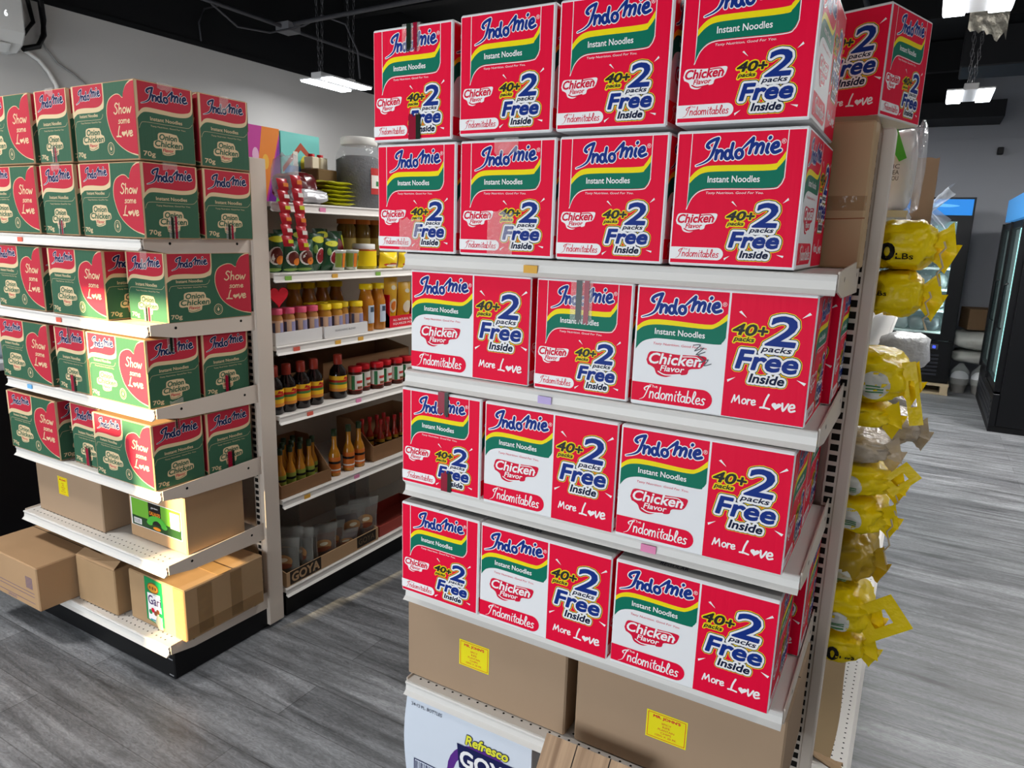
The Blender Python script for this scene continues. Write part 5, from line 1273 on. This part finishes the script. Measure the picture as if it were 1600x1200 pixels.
def foil():
    mb = MB(); m = mat('crinkled silver film', '#b9b4a6', .3, metal=.5, bump=.8, bscale=40)
    def fn(u, v): return (.04 + .17 * u, 4.5 + .02 * noise.noise((u * 7, v * 7, 1)), 2.78 - (.10 + .07 * u) * v * (1 + .3 * noise.noise((u * 6, 0, 5))))
    mb.grid(fn, 14, 8, m)
    mb.tube([(.06, 4.5, 2.78), (.06, 4.52, 3.38)], .002, CHAIN, 4); mb.tube([(.2, 4.5, 2.78), (.2, 4.52, 3.38)], .002, CHAIN, 4)
    o = mb.build('insulation_scrap'); tag(o, 'torn scrap of crinkled silver film hanging behind the near light', 'film')
foil()
def ducts():
    G = mat('grey conduit', '#4f4f53', .45, metal=.4)
    mb = MB(); mb.tube([(-4.185, 2.6, 3.0), (-4.25, 6.5, 3.0)], .013, G, 8); o = mb.build('conduit'); tag(o, 'thin grey conduit running along the grey wall under the black ceiling', 'pipe', 'ceiling conduits')
    mb = MB(); mb.tube([(-4.17, 3.94, 3.02), (-1.2, 3.80, 3.02)], .015, G, 8); o = mb.build('conduit'); tag(o, 'thin grey conduit crossing the ceiling towards the red cartons', 'pipe', 'ceiling conduits')
    mb = MB(); mb.box(-4.26, -4.13, 3.88, 4.0, 2.965, 3.03, mat('grey box cover', '#77777a', .5), .004); o = mb.build('junction_box'); tag(o, 'small grey junction box where the ceiling conduits cross', 'junction box')
    mb = MB(); mb.tube([(-4.20, 3.3, 2.99), (-4.2, 3.5, 2.9), (-4.17, 3.75, 2.92), (-4.05, 3.95, 3.0), (-3.9, 3.98, 3.06), (-3.79, 4.1, 3.02), (-3.77, 4.2, 2.86), (-3.79, 4.24, 2.68)], .007, G, 6); o = mb.build('cable'); tag(o, 'slack grey cable looping down to the light over the sauce aisle', 'cable')
    mb = MB(); mb.tube([(-4.53, 3.66, 3.12), (-4.53, 3.5, 3.05), (-4.53, 3.45, 2.95), (-4.53, 3.46, 2.835)], .006, G, 6); o = mb.build('cable'); tag(o, 'thin curved cable high on the black wall band', 'cable')
    for i, x in enumerate((-2.6, -.6, 1.2)):
        mb = MB(); mb.tube([(x, 1, 3.3), (x, 9.9, 3.3)], .02, BLACKM, 8); o = mb.build('ceiling_pipe'); tag(o, 'black pipe under the ceiling deck, %s from the grey wall' % ORD[i], 'pipe', 'black ceiling pipes')
    mb = MB(); mb.box(.05, .75, 7.0, 7.5, 3.0, 3.3, BLACKM, .01); mb.tube([(.4, 7.25, 3.3), (.4, 7.25, 3.58)], .1, BLACKM, 10); o = mb.build('air_duct'); tag(o, 'black air duct box above the farther panel light', 'duct')
ducts()

# ------------------------------------------------------------------ wall unit, hoses
def air_con():
    t = empty('air_conditioner', (-4.55, 1.85, 2.48)); tag(t, 'white wall air conditioner high on the grey wall', 'air conditioner')
    P = mat('white appliance plastic', '#c9c8c5', .35)
    b = MB(); b.prism([(.0, .0), (.10, .0), (.165, .035), (.20, .09), (.20, .27), (.17, .30), (0, .30)], 1, -.40, .37, P)
    v = [(x, z) for x, z in ((.0, .0),)]
    b.build('body', t)
    g = MB(); g.prism([(.105, -.001), (.160, .030), (.152, .040), (.10, .006)], 1, -.36, .30, mat('dark louver', '#3c3b3a', .5)); g.build('louver', t)
    f = MB(); f.prism([(.112, -.006), (.172, .028), (.176, .022), (.115, -.012)], 1, -.37, .31, P); f.build('flap', t)
    e = MB(); e.prism([(.0, .0), (.10, .0), (.165, .035), (.20, .09), (.20, .27), (.17, .30), (0, .30)], 1, .371, .375, mat('grey appliance side', '#a5a4a2', .4)); e.build('end_cap', t)
    d = MB(); A = Art(d, (.2005, -.40, .0), (0, 1, 0), (0, 0, 1), (1, 0, 0), .77, .30); A.text('6', .885, .905, .52, .62, mat('display digit', '#f4f6f8', .4, emit=1.2), 0, bold=.001); d.build('display', t)
    HB = mat('black hose', '#121214', .4)
    mb = MB(); mb.tube([(-4.50, 2.40, 2.80), (-4.50, 2.405, 2.70), (-4.50, 2.40, 2.62), (-4.49, 2.36, 2.55), (-4.48, 2.27, 2.515)], .016, HB, 8); mb.tube([(-4.52, 2.34, 2.80), (-4.52, 2.36, 2.68), (-4.52, 2.30, 2.60)], .012, HB, 8)
    o = mb.build('coolant_hose'); tag(o, 'black coolant hose curling under the air conditioner end', 'hose')
    mb = MB(); mb.tube([(-4.535, 2.24, 2.53), (-4.535, 2.31, 2.52), (-4.535, 2.377, 2.485), (-4.535, 2.424, 2.43), (-4.535, 2.46, 2.365), (-4.535, 2.48, 2.2), (-4.535, 2.48, 1.9)], .012, mat('white drain hose', '#d4d1cc', .5), 8)
    o = mb.build('drain_hose'); tag(o, 'white drain hose bending down the grey wall', 'hose')
    mb = MB(); mb.tube([(-4.542, 2.40, 2.62), (-4.542, 2.427, 2.56), (-4.542, 2.483, 2.493), (-4.542, 2.56, 2.455), (-4.542, 2.64, 2.40), (-4.542, 2.70, 2.25), (-4.542, 2.72, 1.9)], .005, mat('grey cable', '#8c8b89', .5), 6)
    o = mb.build('cable'); tag(o, 'thin grey cable trailing down the wall from the air conditioner', 'cable')
air_con()
def chest():
    t = empty('chest_freezer', (-3.9, 1.75, 0)); tag(t, 'black chest freezer with pale top beside the green carton shelves', 'freezer')
    b = MB(); b.box(-.45, .42, -.7, .7, .02, .93, mat('black freezer steel', '#100f12', .4), .01); b.build('body', t)
    l = MB(); l.box(-.46, .43, -.71, .71, .932, .975, mat('white freezer rim', '#d6dadd', .35), .008); l.build('rim', t)
    l = MB(); l.box(-.44, .36, -.69, .69, .976, 1.19, mat('blue white lid', '#c8d6e2', .3), .02); l.build('lid', t)
chest()

# ------------------------------------------------------------------ back of the shop: freezers, bags, pallet
FRB = mat('black freezer paint', '#0e0f12', .38)
FGL = clear_mat('freezer door glass', '#7f9a9c', .16, .05)
FIN = mat('freezer inside', '#9fb4b6', .5); FSH = mat('freezer shelf edge', '#dff2f0', .4)
FBAG = [mat('frost bag a', '#7d8482', .35, spec=.6), mat('frost bag b', '#5b5f5e', .3, spec=.6), mat('frost bag c', '#a9b5b0', .4, spec=.6), mat('frost bag d', '#3c3f42', .3, spec=.6)]
def back_freezer():
    x0, x1, y0, y1, z0, z1 = -.68, .395, 8.95, 9.70, .115, 2.11
    t = empty('glass_door_freezer', ((x0 + x1) / 2, y0, z0)); tag(t, 'black upright freezer with glass door and blue header at the back wall', 'freezer'); ox, oy, oz = t.location
    B = lambda mb, a, b, c, d, e, f, m, bev=0: mb.box(a - ox, b - ox, c - oy, d - oy, e - oz, f - oz, m, bev)
    b = MB(); B(b, x0, x1, y1 - .03, y1, z0, z1, FRB); B(b, x0, x0 + .05, y0 + .05, y1 - .03, z0, z1, FRB); B(b, x1 - .05, x1, y0 + .05, y1 - .03, z0, z1, FRB)
    B(b, x0 + .05, x1 - .05, y0 + .05, y1 - .03, z1 - .20, z1, FRB); B(b, x0 + .05, x1 - .05, y0 + .05, y1 - .03, z0, .58, FRB); B(b, x0 + .05, x1 - .05, y1 - .05, y1 - .03, .58, z1 - .2, FIN); b.build('cabinet', t)
    h = MB(); B(h, x0 + .02, x1 - .02, y0 + .03, y0 + .05, 1.925, 2.09, mat('blue lit header', '#1f78c8', .4, emit=.55)); A = Art(h, (x0 + .02 - ox, .03, 1.925 - oz), (1, 0, 0), (0, 0, 1), (0, -1, 0), x1 - x0 - .04, .165)
    A.poly(cubic([(.45, .3), (.55, .62), (.70, .72), (.88, .60), (.8, .5), (.66, .52), (.56, .35)]), mat('pale blue lit print', '#5aa6dc', .4, emit=.55), 0); h.build('header', t)
    d = MB()
    for a, c, e, f in ((x0 + .01, x0 + .10, .60, 1.91), (x1 - .14, x1 - .01, .60, 1.91), (x0 + .10, x1 - .14, .60, .66), (x0 + .10, x1 - .14, 1.86, 1.91)): B(d, a, c, y0, y0 + .045, e, f, FRB)
    dr = d.build('door', t)
    g = MB(); B(g, x0 + .10, x1 - .14, y0 + .02, y0 + .026, .66, 1.86, FGL); g.build('pane', dr)
    k = MB(); B(k, x0 + .02, x1 - .02, y0 + .02, y0 + .05, z0 + .02, .58, FRB)
    for i in range(6): B(k, x0 + .10, x1 - .12, y0 + .005, y0 + .02, .20 + i * .043, .222 + i * .043, mat('grille slat', '#2a2c33', .45))
    k.build('grille', t)
    c = MB(); B(c, x1 - .36, x1 - .14, y0 + .008, y0 + .02, .49, .545, mat('grey control strip', '#4c4e55', .4)); B(c, x1 - .19, x1 - .165, y0 + .004, y0 + .008, .505, .53, mat('blue display', '#2a3cff', .4, emit=3)); B(c, x1 - .32, x1 - .22, y0 + .004, y0 + .008, .512, .524, WH); c.build('control_panel', t)
    for i, z in enumerate((.66, .90, 1.13, 1.36, 1.60)):
        s = MB(); B(s, x0 + .055, x1 - .055, y0 + .10, y1 - .06, z - .012, z + .012, FSH); s.build('shelf', t)
        for q in range(4):
            r = random.Random(i * 7 + q); o = crumple('frozen_bag', 'frosted food bag in the back freezer, %s on the %s shelf up' % (ORD[q], ORD[i]), 'bag', (.17 - q * .155, y0 + .24, z + .012 + .075), (.085, .11, .075), FBAG[r.randrange(4)], i * 9 + q, .3, 'frosted bags in the back freezer', 12, 8)
    l = MB(); B(l, x1 - .085, x1 - .07, y0 + .06, y0 + .075, .62, 1.9, mat('freezer lamp', '#d8f2f2', .4, emit=60)); l.build('light_strip', t)
    l = MB(); B(l, x0 + .1, x1 - .1, y0 + .07, y0 + .09, 1.885, 1.9, mat('freezer lamp', '#d8f2f2', .4, emit=60)); l.build('light_strip', t)
back_freezer()
def pallet():
    mb = MB(); m = mat('pale pallet wood', '#b8a98c', .75, var=.1, vscale=12)
    for z in (.0, .095): 
        for k in range(5): mb.box(-.75, .41, 8.90 + k * .19, 9.02 + k * .19, z + .001, z + .019, m)
    for x in (-.74, -.18, .33): mb.box(x, x + .075, 8.90, 9.78, .02, .095, m)
    o = mb.build('pallet'); tag(o, 'wooden pallet under the back freezer', 'pallet')
pallet()
def side_freezer():
    x0, x1, y0, y1, z1 = .68, 1.45, 7.37, 9.10, 2.10
    t = empty('glass_door_freezer', (x0, y0, 0)); tag(t, 'black freezer seen from its plain side, with lit door edges', 'freezer')
    b = MB(); b.box(.05, x1 - x0, 0, y1 - y0, .05, z1, FRB, .006); b.box(.0, x1 - x0, .005, y1 - y0 - .005, 0.0, .05, BLACK_STEEL)
    b.build('cabinet', t)
    b = MB(); b.box(.0, .05, .0, y1 - y0, .05, .34, FRB, .004)
    for i in range(4): b.box(-.004, .0, .08, y1 - y0 - .08, .10 + i * .05, .125 + i * .05, mat('grille slat', '#2a2c33', .45))
    b.build('grille', t)
    for i in range(2):
        a = .02 + i * .85
        d = MB(); d.box(.0, .048, a, a + .03, .36, 1.84, FRB); d.box(-.02, .048, a + .77, a + .83, .36, 1.84, FRB); d.box(.0, .048, a + .03, a + .77, .36, .43, FRB); d.box(.0, .048, a + .03, a + .77, 1.78, 1.84, FRB); dr = d.build('door', t)
        g = MB(); g.box(-.001, .003, a + .03, a + .77, .43, 1.78, FGL); g.build('pane', dr)
        h = MB(); h.tube([(-.02, a + .10, .9), (-.05, a + .10, .92), (-.05, a + .10, 1.28), (-.02, a + .10, 1.3)], .009, FRB, 8); h.build('handle', dr)
        l = MB(); l.box(-.004, .0, a + .035, a + .07, .44, 1.77, mat('teal door lamp', '#9fdcd8', .4, emit=.9)); l.build('light_strip', dr)
        s = MB()
        l2 = MB(); l2.box(.03, .049, a + .1, a + .76, .44, 1.77, mat('frosted goods', '#8fa3a2', .5, var=.5, vscale=9)); l2.build('frosted_liner', dr)
    h = MB(); h.box(.0, .05, .06, y1 - y0 - .02, 1.86, 2.08, mat('blue lit header side', '#4a94d6', .4, emit=.55)); h.build('header', t)
side_freezer()
def corner_goods():
    WBG = mat('white woven sack', '#c9cbc6', .5, bump=.3, bscale=18)
    brown_box('cardboard_box', 'open brown box on top of the white sacks', .47, .80, 9.25, 9.6, .705, .935, mat('shaded brown carton', '#7c6248', .8), rz=.2)
    crumple('white_sack', 'white sack under the open brown box by the back wall', 'sack', (.60, 9.42, .585), (.21, .28, .11), WBG, 41, .2, 'white sacks by the back wall')
    crumple('white_sack', 'white sack lying across the two grey buckets', 'sack', (.60, 9.42, .40), (.20, .27, .075), WBG, 43, .25, 'white sacks by the back wall')
    for i, (x, y) in enumerate(((.512, 9.22), (.705, 9.24))):
        t = MB(); t.lathe([(.062, 0), (.088, .15), (.092, .155), (.092, .165)], (0, 0, 0), mat('grey bucket', '#8a8885', .45), 18); o = t.build('bucket', None, (x, y, .001)); tag(o, ('grey bucket next to the pallet', 'grey bucket next to the plain black freezer')[i], 'bucket', 'grey buckets')
        c = MB(); c.lathe([(.087, .16), (.08, .2), (.05, .235), (0, .245)], (0, 0, 0), mat('white cloth bundle', '#d9dce2', .6, bump=.4, bscale=20), 14); c.build('bundle', o)
        f = MB(); f.lathe([(.0935, .10), (.0945, .16), (.09, .24), (.05, .29), (.02, .33)], (0, 0, 0), clear_mat('white bag film thin', '#dfe5e4', .25, .2), 14); f.build('clear_bag', o)
    mb = MB(); mb.box(.64, .70, YB - .09, YB - .031, 2.62, 2.72, FRB, .01) if False else mb.box(.555, .615, YB - .10, YB - .031, 2.63, 2.71, FRB, .008)
    mb.lathe([(.018, 0), (.018, .012), (0, .012)], (0, 0, 0), FRB, 10) if False else None
    o = mb.build('security_camera'); tag(o, 'small black camera on the back wall', 'camera')
corner_goods()
